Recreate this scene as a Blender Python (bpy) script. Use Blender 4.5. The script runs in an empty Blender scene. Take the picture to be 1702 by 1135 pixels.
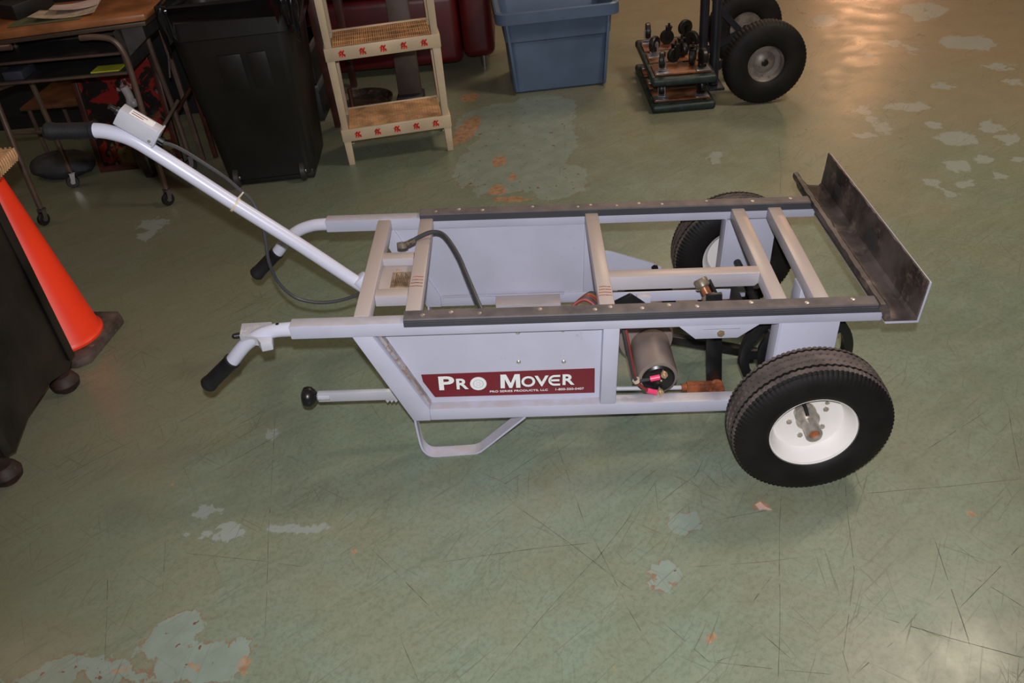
import bpy, bmesh, math, random
from mathutils import Vector, Matrix, Euler
random.seed(7)
PI = math.pi
C = bpy.context.scene.collection
SC = bpy.context.scene

# ------------------------------------------------------------------ camera, world, lights, exposure
CAMP = Vector((0.6309, -1.7601, 1.6777))
FWD = Vector((-0.03762651, 0.80652121, -0.59000659))
RGT = Vector((0.99632304, -0.01520036, -0.08431698))
UPV = Vector((0.07697174, 0.59100971, 0.80298373))
cd = bpy.data.cameras.new('camera'); cam = bpy.data.objects.new('camera', cd); C.objects.link(cam)
cam.matrix_world = Matrix(((RGT.x, UPV.x, -FWD.x, CAMP.x), (RGT.y, UPV.y, -FWD.y, CAMP.y), (RGT.z, UPV.z, -FWD.z, CAMP.z), (0, 0, 0, 1)))
cd.sensor_width = 36; cd.lens = 1400 / 1702 * 36; cd.clip_start = 0.02
SC.camera = cam
SC.view_settings.view_transform = 'Standard'; SC.view_settings.look = 'None'
SC.view_settings.gamma = 1; SC.view_settings.use_curve_mapping = False
SC.view_settings.exposure = 0.0

w = bpy.data.worlds.new('dim_hall'); SC.world = w; w.use_nodes = True
w.node_tree.nodes['Background'].inputs[0].default_value = (1.0, 0.72, 0.50, 1)
w.node_tree.nodes['Background'].inputs[1].default_value = 0.12

def light(name, kind, loc, energy, color, target=None, **kw):
    d = bpy.data.lights.new(name, kind); d.energy = energy; d.color = color
    for k, v in kw.items(): setattr(d, k, v)
    o = bpy.data.objects.new(name, d); C.objects.link(o); o.location = loc
    if target is not None:
        o.rotation_euler = (Vector(target) - Vector(loc)).to_track_quat('-Z', 'Y').to_euler()
    return o
# the camera's built-in flash, a hand's width above and behind the front of the lens
FL = CAMP + UPV * 0.11 - FWD * 0.08
light('camera_flash', 'SPOT', FL, 215, (0.97, 0.97, 1.0), FL + FWD + UPV * 0.02, spot_size=math.radians(94), spot_blend=0.75, shadow_soft_size=0.02)
# ceiling lamps of the hall, and one added warm fill
light('hall_light', 'AREA', (3.1, 1.2, 3.6), 74, (1.0, 0.84, 0.66), (3.3, 1.5, 0), shape='RECTANGLE', size=0.7, size_y=0.7)
light('hall_light', 'AREA', (-3.3, 1.6, 3.6), 10, (1.0, 0.74, 0.48), (-3.3, 1.6, 0), shape='RECTANGLE', size=0.6, size_y=1.2)
light('hall_light', 'AREA', (2.2, 5.2, 3.8), 70, (1.0, 0.72, 0.50), (2.2, 5.2, 0), shape='RECTANGLE', size=1.2, size_y=1.2)  # fill added for more warm ambient light at the back right
light('hall_light', 'AREA', (7.2, 15.0, 3.6), 60, (1.0, 0.50, 0.26), (5.5, 9.0, 0), shape='RECTANGLE', size=0.9, size_y=0.9)

# ------------------------------------------------------------------ node helpers / materials
def newmat(name):
    m = bpy.data.materials.new(name); m.use_nodes = True
    nt = m.node_tree; b = nt.nodes['Principled BSDF']
    return m, nt, b
def nd(nt, t, **kw):
    n = nt.nodes.new(t)
    for k, v in kw.items():
        if k.startswith('i_'):
            key = k[2:]; key = int(key) if key.isdigit() else key
            if isinstance(v, bpy.types.NodeSocket): nt.links.new(v, n.inputs[key])
            else: n.inputs[key].default_value = v
        else: setattr(n, k, v)
    return n
def mth(nt, op, a, b=None, c=None):
    n = nt.nodes.new('ShaderNodeMath'); n.operation = op
    for i, v in enumerate((a, b, c)):
        if v is None: continue
        if isinstance(v, bpy.types.NodeSocket): nt.links.new(v, n.inputs[i])
        else: n.inputs[i].default_value = v
    return n.outputs[0]
def ramp(nt, f, lo, hi):                      # smooth step 0..1
    n = nt.nodes.new('ShaderNodeMapRange'); n.interpolation_type = 'SMOOTHSTEP'
    nt.links.new(f, n.inputs[0]); n.inputs[1].default_value = lo; n.inputs[2].default_value = hi
    return n.outputs[0]
def mix(nt, f, a, b):
    n = nt.nodes.new('ShaderNodeMix'); n.data_type = 'RGBA'
    for i, v in ((0, f), (6, a), (7, b)):
        if isinstance(v, bpy.types.NodeSocket): nt.links.new(v, n.inputs[i])
        else: n.inputs[i].default_value = (v if i == 0 else (*v, 1))
    return n.outputs[2]
def noise(nt, vec, scale, detail=3, rough=.55, dist=0):
    n = nt.nodes.new('ShaderNodeTexNoise'); n.inputs['Scale'].default_value = scale
    n.inputs['Detail'].default_value = detail; n.inputs['Roughness'].default_value = rough; n.inputs['Distortion'].default_value = dist
    if vec is not None: nt.links.new(vec, n.inputs['Vector'])
    return n
def bump(nt, b, h, strength=.3, dist=.002):
    n = nt.nodes.new('ShaderNodeBump'); n.inputs['Strength'].default_value = strength; n.inputs['Distance'].default_value = dist
    nt.links.new(h, n.inputs['Height']); nt.links.new(n.outputs[0], b.inputs['Normal'])
def mat(name, col, rough=.5, metal=0, var=.15, scale=9, col2=None, c2lo=.55, c2hi=.7, bmp=0, bscale=60, spec=None):
    m, nt, b = newmat(name)
    tc = nd(nt, 'ShaderNodeTexCoord').outputs['Object']
    n = noise(nt, tc, scale, 5).outputs[0]
    dk = tuple(c * (1 - var * 1.6) for c in col); lt = tuple(min(1, c * (1 + var)) for c in col)
    c = mix(nt, ramp(nt, n, .3, .7), dk, lt)
    if col2:
        n2 = noise(nt, tc, scale * 2.3, 6, .65).outputs[0]
        c = mix(nt, ramp(nt, n2, c2lo, c2hi), c, col2)
    nt.links.new(c, b.inputs['Base Color'])
    b.inputs['Roughness'].default_value = rough; b.inputs['Metallic'].default_value = metal
    if spec is not None: b.inputs['Specular IOR Level'].default_value = spec
    if bmp: bump(nt, b, noise(nt, tc, bscale, 4).outputs[0], bmp)
    return m
def dusty(name, col, dust, rough=.4, amount=.9, rust=None, lo=.25, hi=.6):
    """painted metal whose upward faces carry settled dirt (and rust specks)"""
    m, nt, b = newmat(name)
    tc = nd(nt, 'ShaderNodeTexCoord').outputs['Object']
    geo = nd(nt, 'ShaderNodeNewGeometry')
    sep = nd(nt, 'ShaderNodeSeparateXYZ', i_0=geo.outputs['True Normal'])
    up = ramp(nt, sep.outputs[2], .55, .9)
    n = noise(nt, tc, 14, 6, .6).outputs[0]
    f = mth(nt, 'MULTIPLY', up, mth(nt, 'MULTIPLY', ramp(nt, n, lo, hi), amount))
    base = mix(nt, ramp(nt, noise(nt, tc, 5, 4).outputs[0], .3, .7), tuple(c * .93 for c in col), tuple(min(1, c * 1.05) for c in col))
    c = mix(nt, f, base, dust)
    if rust:
        n2 = noise(nt, tc, 38, 7, .7).outputs[0]
        c = mix(nt, ramp(nt, n2, .68, .75), c, rust)
    nt.links.new(c, b.inputs['Base Color'])
    b.inputs['Roughness'].default_value = rough
    bump(nt, b, noise(nt, tc, 120, 3).outputs[0], .08)
    return m

M = {}
LAV = (.50, .50, .62)
M['paint'] = dusty('grey_frame_paint', LAV, (.42, .37, .36), .38, .75, (.20, .11, .07))
M['paint_bar'] = dusty('worn_crossbar_paint', (.46, .43, .47), (.44, .365, .335), .34, .9, (.22, .10, .05), .1, .35)
M['panel'] = mat('grey_panel_paint', (.51, .51, .63), .42, 0, .05, 4, (.34, .32, .36), .66, .74)
M['polepaint'] = mat('smooth_grey_tube_paint', (.58, .58, .70), .3, 0, .04, 4, (.30, .22, .18), .70, .76)
M['rubber_strip'] = dusty('black_rubber_strip', (.055, .055, .065), (.17, .135, .13), .55, .85, (.30, .22, .19), .2, .7)
M['mat_rubber'] = mat('dirty_rubber_mat', (.080, .063, .059), .5, 0, .5, 7, (.20, .14, .115), .52, .72, .3, 30)
M['grip'] = mat('black_foam_grip', (.007, .007, .009), .6, 0, .2, 20, bmp=.3, bscale=200)
M['black'] = mat('black_plastic', (.010, .010, .011), .32, 0, .2)
M['blacksteel'] = mat('black_greasy_steel', (.018, .016, .016), .38, .3, .4, 15, (.09, .05, .03), .66, .76)
M['tyre'] = mat('tyre_sidewall_rubber', (.008, .0066, .0064), .62, 0, .25, 12, bmp=.15, bscale=90, spec=.28)
M['tread'] = mat('dusty_tyre_tread', (.098, .075, .068), .8, 0, .3, 10, (.05, .04, .037), .5, .7)
M['rim'] = mat('white_rim_paint', (.80, .76, .74), .35, 0, .04, 6, (.42, .20, .14), .72, .77)
M['zinc'] = mat('dull_zinc', (.52, .47, .42), .38, .65, .2, 30)
M['rust'] = mat('rusty_steel', (.30, .085, .03), .7, .2, .35, 25, (.42, .25, .15), .55, .7)
M['motor'] = mat('brownish_grey_motor_paint', (.235, .185, .165), .42, 0, .12, 6, (.35, .25, .14), .66, .78)
M['maroon'] = mat('maroon_decal', (.17, .012, .022), .35, 0, .05)
M['white'] = mat('white_print', (.85, .85, .86), .4, 0, .02)
M['darkprint'] = mat('dark_print', (.03, .005, .008), .4, 0, .02)
M['pink'] = mat('pink_terminal_sleeve', (.85, .06, .18), .35, 0, .05)
M['redwire'] = mat('red_wire', (.22, .035, .03), .45, 0, .1)
M['cable'] = mat('black_cable', (.045, .045, .05), .4, 0, .1)
M['brass'] = mat('worn_brass', (.55, .40, .24), .4, .6, .2)
M['boxgrey'] = mat('grey_switch_box_paint', (.50, .50, .56), .38, 0, .05, 8, (.65, .62, .60), .6, .7)
M['label'] = mat('foil_label', (.42, .30, .19), .35, .4, .3, 30)
M['zip'] = mat('beige_zip_tie', (.62, .52, .40), .4)
M['copper'] = mat('copper_rubber_bush', (.34, .12, .05), .4, .3, .3, 30)
M['olive'] = mat('knurled_cap', (.20, .165, .125), .4, .3, .2, 60)

TEAL = [(-0.278,-0.519,0.048,0.054,-0.07),(-0.319,-0.573,0.074,0.043,-0.07),(-0.378,-0.632,0.087,0.037,-0.07),(-0.219,-0.62,0.13,0.05,-0.07),(-0.134,-0.594,0.046,0.037,-0.07),(-0.546,-0.62,0.041,0.038,-0.07),(-0.594,-0.64,0.059,0.026,-0.07),(0.889,-0.454,0.034,0.04,-0.08),(0.865,-0.496,0.02,0.021,-0.08),(0.605,2.169,0.257,0.557,-0.21),(0.757,1.732,0.123,0.187,-0.19),(0.455,2.517,0.196,0.237,-0.23),(0.37,2.004,0.089,0.265,-0.2),(0.715,2.628,0.197,0.194,-0.23),(0.949,-0.304,0.039,0.024,-0.09)]
PALE = [(-0.332,-0.154,0.035,0.028,-0.09),(-0.255,-0.231,0.044,0.029,-0.09),(-0.187,-0.206,0.007,0.009,-0.09),(-0.368,-0.219,0.01,0.009,-0.09),(-0.22,0.138,0.019,0.02,-0.11),(-0.058,-0.234,0.046,0.005,-0.09),(3.181,3.726,0.139,0.16,-0.32),(3.094,3.565,0.051,0.064,-0.31),(3.129,3.079,0.112,0.121,-0.29),(3.204,3.035,0.086,0.131,-0.29),(3.135,2.649,0.069,0.048,-0.27),(3.106,2.416,0.049,0.044,-0.25),(2.761,2.451,0.051,0.053,-0.25),(2.841,3.042,0.025,0.064,-0.28),(2.784,3.159,0.045,0.056,-0.29),(2.579,2.987,0.032,0.031,-0.28),(2.503,2.227,0.093,0.056,-0.23),(2.286,2.222,0.033,0.055,-0.23),(2.297,1.991,0.037,0.065,-0.22),(2.194,1.935,0.047,0.028,-0.22),(2.288,2.097,0.022,0.038,-0.23),(2.53,1.99,0.041,0.029,-0.22),(2.559,1.82,0.085,0.076,-0.21),(2.751,1.911,0.045,0.065,-0.22),(2.762,1.776,0.049,0.055,-0.21),(2.573,1.589,0.033,0.044,-0.2),(2.451,1.546,0.061,0.055,-0.2),(2.29,1.425,0.028,0.04,-0.19),(2.405,1.375,0.045,0.028,-0.19),(2.305,1.317,0.02,0.028,-0.18),(2.559,1.419,0.032,0.023,-0.19),(2.712,1.561,0.028,0.025,-0.2),(2.556,3.699,0.072,0.129,-0.31),(1.481,1.832,0.032,0.053,-0.2),(-1.081,1.639,0.074,0.058,-0.17),(-1.074,1.538,0.041,0.037,-0.17)]
ORANGE = [(0.321,2.424,0.055,0.189,-0.22),(0.286,2.329,0.032,0.095,-0.21),(0.486,1.995,0.035,0.062,-0.2),(0.543,1.805,0.02,0.032,-0.19),(0.474,1.688,0.041,0.049,-0.19),(0.537,1.587,0.08,0.029,-0.18),(0.325,2.887,0.049,0.077,-0.24),(-0.107,-0.635,0.016,0.021,-0.07),(-0.233,-0.631,0.011,0.008,-0.07),(-0.399,-0.63,0.015,0.007,-0.07),(0.73,-0.703,0.008,0.006,-0.07),(0.95,-0.638,0.007,0.009,-0.07),(1.159,-0.266,0.02,0.015,-0.09),(1.66,-0.344,0.008,0.008,-0.09),(-0.47,-0.028,0.013,0.013,-0.1),(0.0,-0.165,0.008,0.007,-0.09),(0.105,-0.325,0.013,0.01,-0.09)]
LINES = [(-0.158,-0.162,0.421,0.0017,-1.406),(-0.392,-0.336,0.095,0.0017,-1.295),(-0.49,-0.471,0.147,0.0017,-1.216),(-0.186,-0.332,0.168,0.0017,-0.235),(1.143,-0.488,0.291,0.0017,-1.861),(1.354,-0.352,0.15,0.0017,-1.824),(1.272,-0.593,0.113,0.0017,-1.998),(1.223,-0.718,0.027,0.0017,-1.707),(1.078,-0.438,0.139,0.0017,0.048),(1.104,-0.292,0.097,0.0017,0.186),(1.469,-0.681,0.136,0.0017,-0.454),(1.758,-0.036,0.136,0.0017,0.553),(1.624,-0.526,0.136,0.0017,0.627),(1.517,-0.555,0.151,0.0017,-1.718),(1.634,-0.244,0.208,0.0017,0.03),(1.884,-0.092,0.131,0.0017,-1.912),(1.054,-0.716,0.137,0.0017,-0.155),(1.097,-0.523,0.045,0.0017,0.818),(0.894,-0.647,0.072,0.0017,-0.902),(1.076,-0.654,0.063,0.0017,-0.908),(1.287,-0.712,0.061,0.0017,0.623),(0.582,-0.562,0.21,0.0017,0.862),(0.812,-0.277,0.167,0.0017,0.93),(0.67,-0.111,0.196,0.0017,-1.378),(0.739,-0.416,0.125,0.0017,-1.305),(0.793,-0.592,0.065,0.0017,-1.214),(0.661,-0.358,0.2,0.0017,-0.826),(0.516,-0.366,0.199,0.0017,0.07),(0.511,-0.119,0.057,0.0017,0.568),(0.246,-0.434,0.145,0.0017,-0.851),(0.275,-0.651,0.06,0.0017,-1.153),(1.722,1.669,0.264,0.0017,-1.827),(1.616,-0.572,0.058,0.0017,-0.906),(0.986,-0.69,0.051,0.0017,-2.899)]
# ------------------------------------------------------------------ the floor
def floor_material():
    m, nt, b = newmat('worn_green_painted_concrete')
    P = nd(nt, 'ShaderNodeNewGeometry').outputs['Position']
    def vadd(v, sc, amp, det=3):
        n = noise(nt, v, sc, det)
        s = nd(nt, 'ShaderNodeVectorMath', operation='SUBTRACT', i_0=n.outputs['Color'], i_1=(.5, .5, .5))
        s = nd(nt, 'ShaderNodeVectorMath', operation='SCALE', i_0=s.outputs[0]); s.inputs['Scale'].default_value = amp
        return nd(nt, 'ShaderNodeVectorMath', operation='ADD', i_0=P, i_1=s.outputs[0]).outputs[0]
    P1 = vadd(P, 9, .075, 3)
    P2 = vadd(P, 5, .02, 4)
    def att(n): return nd(nt, 'ShaderNodeAttribute', attribute_name=n).outputs['Fac']
    def rag(sc, amp, det=6, seed=0.0):           # ragged edge, in metres
        mp = nd(nt, 'ShaderNodeMapping', i_0=P); mp.inputs['Location'].default_value = (seed, seed * 1.7, 0)
        return mth(nt, 'MULTIPLY', mth(nt, 'SUBTRACT', noise(nt, mp.outputs[0], sc, det, .62).outputs[0], .5), amp)
    teal = mth(nt, 'ADD', att('teal_wear'), rag(9, .16))
    pale = mth(nt, 'ADD', att('pale_wear'), rag(17, .15, 5, 3.1))
    org = mth(nt, 'ADD', att('orange_wear'), rag(26, .07, 5, 7.7))
    # base: layers of green floor paint
    big = noise(nt, P, 1.1, 3, .6).outputs[0]
    mid = noise(nt, P, 6, 4, .65, .3).outputs[0]
    g = mix(nt, ramp(nt, big, .35, .68), (.165, .208, .150), (.200, .215, .150))
    g = mix(nt, mth(nt, 'MULTIPLY', ramp(nt, mid, .42, .75), .5), g, (.182, .255, .200))
    br = noise(nt, P, 2.3, 4, .7).outputs[0]
    g = mix(nt, mth(nt, 'MULTIPLY', ramp(nt, br, .55, .78), .5), g, (.175, .160, .085))
    fine = noise(nt, P, 75, 4, .75).outputs[0]
    g = mix(nt, mth(nt, 'MULTIPLY', ramp(nt, fine, .42, .68), .45), g, (.105, .115, .080))
    mps = nd(nt, 'ShaderNodeMapping', vector_type='TEXTURE', i_0=P1); mps.inputs['Rotation'].default_value = (0, 0, .55); mps.inputs['Scale'].default_value = (3.5, .6, 1)
    swirl = noise(nt, mps.outputs[0], 16, 3, .7).outputs[0]
    g = mix(nt, mth(nt, 'MULTIPLY', ramp(nt, swirl, .5, .72), .38), g, (.24, .25, .19))
    g = mix(nt, mth(nt, 'MULTIPLY', ramp(nt, swirl, .48, .28), .38), g, (.12, .15, .10))
    # browner toward the far right: warm hall light put into the floor colour
    sp = nd(nt, 'ShaderNodeSeparateXYZ', i_0=P)
    far = mth(nt, 'ADD', mth(nt, 'MULTIPLY', sp.outputs[0], .30), mth(nt, 'MULTIPLY', sp.outputs[1], .42))
    far = mth(nt, 'ADD', far, mth(nt, 'MULTIPLY', big, .8))
    g = mix(nt, mth(nt, 'MULTIPLY', ramp(nt, far, 1.2, 2.9), .75), g, (.25, .185, .115))
    lft = mth(nt, 'ADD', mth(nt, 'MULTIPLY', sp.outputs[0], -1.0), mth(nt, 'MULTIPLY', big, .5))
    g = mix(nt, mth(nt, 'MULTIPLY', ramp(nt, lft, .3, 1.05), .5), g, (.172, .150, .092))  # light falloff at the left put into the colour, darker and browner
    # scattered worn spots further off
    vor = nd(nt, 'ShaderNodeTexVoronoi', i_Vector=P1, i_Scale=3.2)
    spot = mth(nt, 'LESS_THAN', vor.outputs['Distance'], .16)
    spot = mth(nt, 'MULTIPLY', spot, ramp(nt, mth(nt, 'ADD', far, 0), 2.3, 3.0))
    spot = mth(nt, 'MULTIPLY', spot, mth(nt, 'GREATER_THAN', noise(nt, P, 2.0, 2).outputs[0], .5))
    g = mix(nt, mth(nt, 'MULTIPLY', spot, .45), g, (.32, .29, .25))
    # teal under-paint
    tm = ramp(nt, teal, .002, -.002)
    tv = noise(nt, P, 14, 3, .6).outputs[0]
    tcol = mix(nt, ramp(nt, tv, .3, .7), (.195, .238, .200), (.232, .285, .250))
    g = mix(nt, mth(nt, 'MULTIPLY', tm, .85), g, tcol)
    edge = mth(nt, 'MULTIPLY', ramp(nt, mth(nt, 'ABSOLUTE', mth(nt, 'SUBTRACT', teal, .002)), .0035, .001), ramp(nt, noise(nt, P, 18, 3).outputs[0], .42, .6))
    g = mix(nt, mth(nt, 'MULTIPLY', edge, .8), g, (.22, .12, .075))
    # dark specks of bare metal-brown inside the teal
    sk = mth(nt, 'MULTIPLY', mth(nt, 'GREATER_THAN', noise(nt, P, 30, 3, .6).outputs[0], .665), tm)
    g = mix(nt, sk, g, (.15, .075, .05))
    pm = ramp(nt, pale, .003, -.003)
    g = mix(nt, mth(nt, 'MULTIPLY', pm, .8), g, (.27, .30, .28))
    om = ramp(nt, org, .004, -.006)
    oc = mix(nt, ramp(nt, noise(nt, P, 40, 4).outputs[0], .4, .65), (.40, .22, .12), (.26, .135, .07))
    g = mix(nt, mth(nt, 'MULTIPLY', om, .85), g, oc)
    # scratches: long single ones and families of fine ones
    sc = None
    for a, s, th in ((.7, 44, .64), (1.05, 60, .645), (-.6, 52, .655), (1.5, 50, .66), (-1.1, 56, .665)):
        mp = nd(nt, 'ShaderNodeMapping', vector_type='TEXTURE', i_0=P2); mp.inputs['Rotation'].default_value = (0, 0, a); mp.inputs['Scale'].default_value = (14.0, .33, 1)
        n = noise(nt, mp.outputs[0], s, 2, .5).outputs[0]
        q = ramp(nt, n, th, th + .05)
        sc = q if sc is None else mth(nt, 'MAXIMUM', sc, q)
    scm = mth(nt, 'MULTIPLY', sc, mth(nt, 'ADD', mth(nt, 'MULTIPLY', ramp(nt, noise(nt, P, 3, 2).outputs[0], .35, .7), .42), .10))
    g = mix(nt, scm, g, (.075, .07, .045))
    nt.links.new(g, b.inputs['Base Color'])
    ro = mth(nt, 'ADD', .27, mth(nt, 'MULTIPLY', ramp(nt, mid, .3, .7), .12))
    ro = mth(nt, 'ADD', ro, mth(nt, 'MULTIPLY', scm, .3))
    nt.links.new(ro, b.inputs['Roughness'])
    b.inputs['Specular IOR Level'].default_value = .45
    h = mth(nt, 'SUBTRACT', mth(nt, 'MULTIPLY', fine, .25), mth(nt, 'MULTIPLY', tm, .35))
    bump(nt, b, h, .25, .0015)
    return m
# ------------------------------------------------------------------ geometry helpers
TAU = 0.055837879
CART = Matrix.Rotation(TAU, 4, 'Y')           # the mover stands on its foot straps with its deck sloping to the plate end
ID = Matrix.Identity(4)
def cartp(x, y, z): return CART @ Vector((x, y, z))

class MB:
    def __init__(s, M=ID): s.bm = bmesh.new(); s.M = M
    def _new(s, verts, faces):
        vs = [s.bm.verts.new(s.M @ Vector(v)) for v in verts]; fs = []
        for f in faces:
            try: fs.append(s.bm.faces.new([vs[i] for i in f]))
            except ValueError: pass
        return vs, fs
    def _bev(s, fs, bev, seg=2):
        if bev > 0:
            es = list({e for f in fs for e in f.edges})
            bmesh.ops.bevel(s.bm, geom=es, offset=bev, segments=seg, affect='EDGES', profile=.5, clamp_overlap=True)
    def hexa(s, p, bev=0, seg=2):              # 8 points: bottom loop 4, top loop 4
        _, fs = s._new(p, [(3, 2, 1, 0), (4, 5, 6, 7), (0, 1, 5, 4), (1, 2, 6, 5), (2, 3, 7, 6), (3, 0, 4, 7)])
        s._bev(fs, bev, seg); return s
    def box(s, x0, x1, y0, y1, z0, z1, bev=0, seg=2):
        return s.hexa([(x0, y0, z0), (x1, y0, z0), (x1, y1, z0), (x0, y1, z0), (x0, y0, z1), (x1, y0, z1), (x1, y1, z1), (x0, y1, z1)], bev, seg)
    def beam(s, p, q, wd, ht, up=(0, 0, 1), bev=0):
        p, q = Vector(p), Vector(q); d = (q - p).normalized(); u = Vector(up)
        sd = d.cross(u).normalized(); u = sd.cross(d).normalized(); a = sd * wd / 2; b = u * ht / 2
        return s.hexa([p - a - b, p + a - b, q + a - b, q - a - b, p - a + b, p + a + b, q + a + b, q - a + b], bev)
    def prism(s, poly, plane, c0, c1, bev=0, seg=2):
        n = len(poly)
        def pt(a, b, c): return {'xz': (a, c, b), 'xy': (a, b, c), 'yz': (c, a, b)}[plane]
        vs = [pt(a, b, c0) for a, b in poly] + [pt(a, b, c1) for a, b in poly]
        fs = [tuple(range(n)), tuple(range(2 * n - 1, n - 1, -1))] + [(i, i + n, (i + 1) % n + n, (i + 1) % n) for i in range(n)]
        _, f = s._new(vs, fs); s._bev(f, bev, seg); return s
    def tube(s, pts, r, n=12, cap=True, smooth=0, squash=None):
        pts = [Vector(p) for p in pts]
        if smooth: pts = catmull(pts, smooth)
        m = len(pts); rr = r if callable(r) else (lambda t: r)
        t0 = (pts[1] - pts[0]).normalized(); nrm = t0.orthogonal().normalized(); rings = []; pt = t0
        for i, p in enumerate(pts):
            t = (pts[min(i + 1, m - 1)] - pts[max(i - 1, 0)]).normalized()
            nrm = (pt.rotation_difference(t) @ nrm); nrm = (nrm - t * nrm.dot(t)).normalized(); pt = t
            bn = t.cross(nrm); rad = rr(i / (m - 1))
            rings.append([s.bm.verts.new(s.M @ (p + (nrm * math.cos(2 * PI * k / n) + bn * math.sin(2 * PI * k / n)) * rad)) for k in range(n)])
        for i in range(m - 1):
            for k in range(n):
                s.bm.faces.new((rings[i][k], rings[i][(k + 1) % n], rings[i + 1][(k + 1) % n], rings[i + 1][k]))
        if cap: s.bm.faces.new(rings[0][::-1]); s.bm.faces.new(rings[-1])
        return s
    def cyl(s, p, q, r, n=16, r2=None):
        r2 = r if r2 is None else r2
        return s.tube([p, q], lambda t: r + (r2 - r) * t, n)
    def lathe(s, prof, o, axis, n=32, closed=False, fn=None, caps=True):   # prof: (radius, height along axis)
        o = Vector(o); ax = Vector(axis).normalized(); u = ax.orthogonal().normalized(); v = ax.cross(u); rings = []
        for k, (r, h) in enumerate(prof):
            ring = []
            for i in range(n):
                rr, hh = (r, h) if fn is None else fn(k, i, r, h)
                a = 2 * PI * i / n
                ring.append(s.bm.verts.new(s.M @ (o + ax * hh + (u * math.cos(a) + v * math.sin(a)) * rr)))
            rings.append(ring)
        m = len(prof); rng = range(m if closed else m - 1)
        for k in rng:
            a, b = rings[k], rings[(k + 1) % m]
            for i in range(n): s.bm.faces.new((a[i], a[(i + 1) % n], b[(i + 1) % n], b[i]))
        if not closed and caps:
            if prof[0][0] > 1e-6: s.bm.faces.new(rings[0][::-1])
            if prof[-1][0] > 1e-6: s.bm.faces.new(rings[-1])
        return s
    def ball(s, c, r, sc=(1, 1, 1), n=16):
        bmesh.ops.create_uvsphere(s.bm, u_segments=n, v_segments=n // 2, radius=1, matrix=s.M @ Matrix.Translation(c) @ Matrix.Diagonal((r * sc[0], r * sc[1], r * sc[2], 1)))
        return s
    def build(s, name, m, parent=None, label=None, kind=None, sharp=35):
        bmesh.ops.remove_doubles(s.bm, verts=s.bm.verts, dist=1e-6)
        bmesh.ops.recalc_face_normals(s.bm, faces=s.bm.faces)
        me = bpy.data.meshes.new(name); s.bm.to_mesh(me); s.bm.free()
        me.polygons.foreach_set('use_smooth', [True] * len(me.polygons)); me.set_sharp_from_angle(angle=math.radians(sharp))
        return link(name, me, m, parent, label, kind)

def link(name, me, m, parent=None, label=None, kind=None):
    o = bpy.data.objects.new(name, me); C.objects.link(o)
    if m is not None:
        me.materials.clear(); me.materials.append(m)
    if parent is not None:
        o.parent = parent; o.matrix_parent_inverse = WM[parent.name].inverted()
    WM[o.name] = Matrix.Identity(4)
    if label: o['label'] = label
    if kind: o['kind'] = kind
    return o
WM = {}
def thing(name, label, cat, loc=(0, 0, 0), group=None):
    o = bpy.data.objects.new(name, None); C.objects.link(o); o.location = loc; o.empty_display_size = .05
    o['label'] = label; o['category'] = cat
    if group: o['group'] = group
    WM[o.name] = Matrix.Translation(loc)
    return o
def tag(o, label, cat, group=None):
    o['label'] = label; o['category'] = cat
    if group: o['group'] = group
    return o
def copy_tree(o, parent=None):
    c = o.copy(); C.objects.link(c)
    if parent is not None: c.parent = parent
    for ch in [x for x in bpy.data.objects if x.parent == o]: copy_tree(ch, c)
    return c
def catmull(p, n):
    q = [2 * p[0] - p[1]] + p + [2 * p[-1] - p[-2]]; out = []
    for i in range(1, len(q) - 2):
        for k in range(n):
            t = k / n; a, b, c, d = q[i - 1], q[i], q[i + 1], q[i + 2]
            out.append(.5 * ((2 * b) + (c - a) * t + (2 * a - 5 * b + 4 * c - d) * t * t + (3 * b - a - 3 * c + d) * t ** 3))
    out.append(p[-1]); return out
def textmesh(name, body, m, parent, M4, width, height, bold=.0, depth=.0006, label=None):
    """lettering in the XY plane, scaled into width x height, then placed by M4"""
    cu = bpy.data.curves.new(name, 'FONT'); cu.body = body; cu.size = 1; cu.extrude = 0.5; cu.offset = bold; cu.resolution_u = 4
    to = bpy.data.objects.new('t', cu); C.objects.link(to)
    me = bpy.data.meshes.new_from_object(to.evaluated_get(bpy.context.evaluated_depsgraph_get()))
    bpy.data.objects.remove(to)
    xs = [v.co.x for v in me.vertices]; ys = [v.co.y for v in me.vertices]
    x0, x1, y0, y1 = min(xs), max(xs), min(ys), max(ys)
    for v in me.vertices:
        v.co = M4 @ Vector(((v.co.x - x0) / (x1 - x0) * width, (v.co.y - y0) / (y1 - y0) * height, v.co.z * depth))
    me.name = name
    return link(name, me, m, parent, label)

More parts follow.
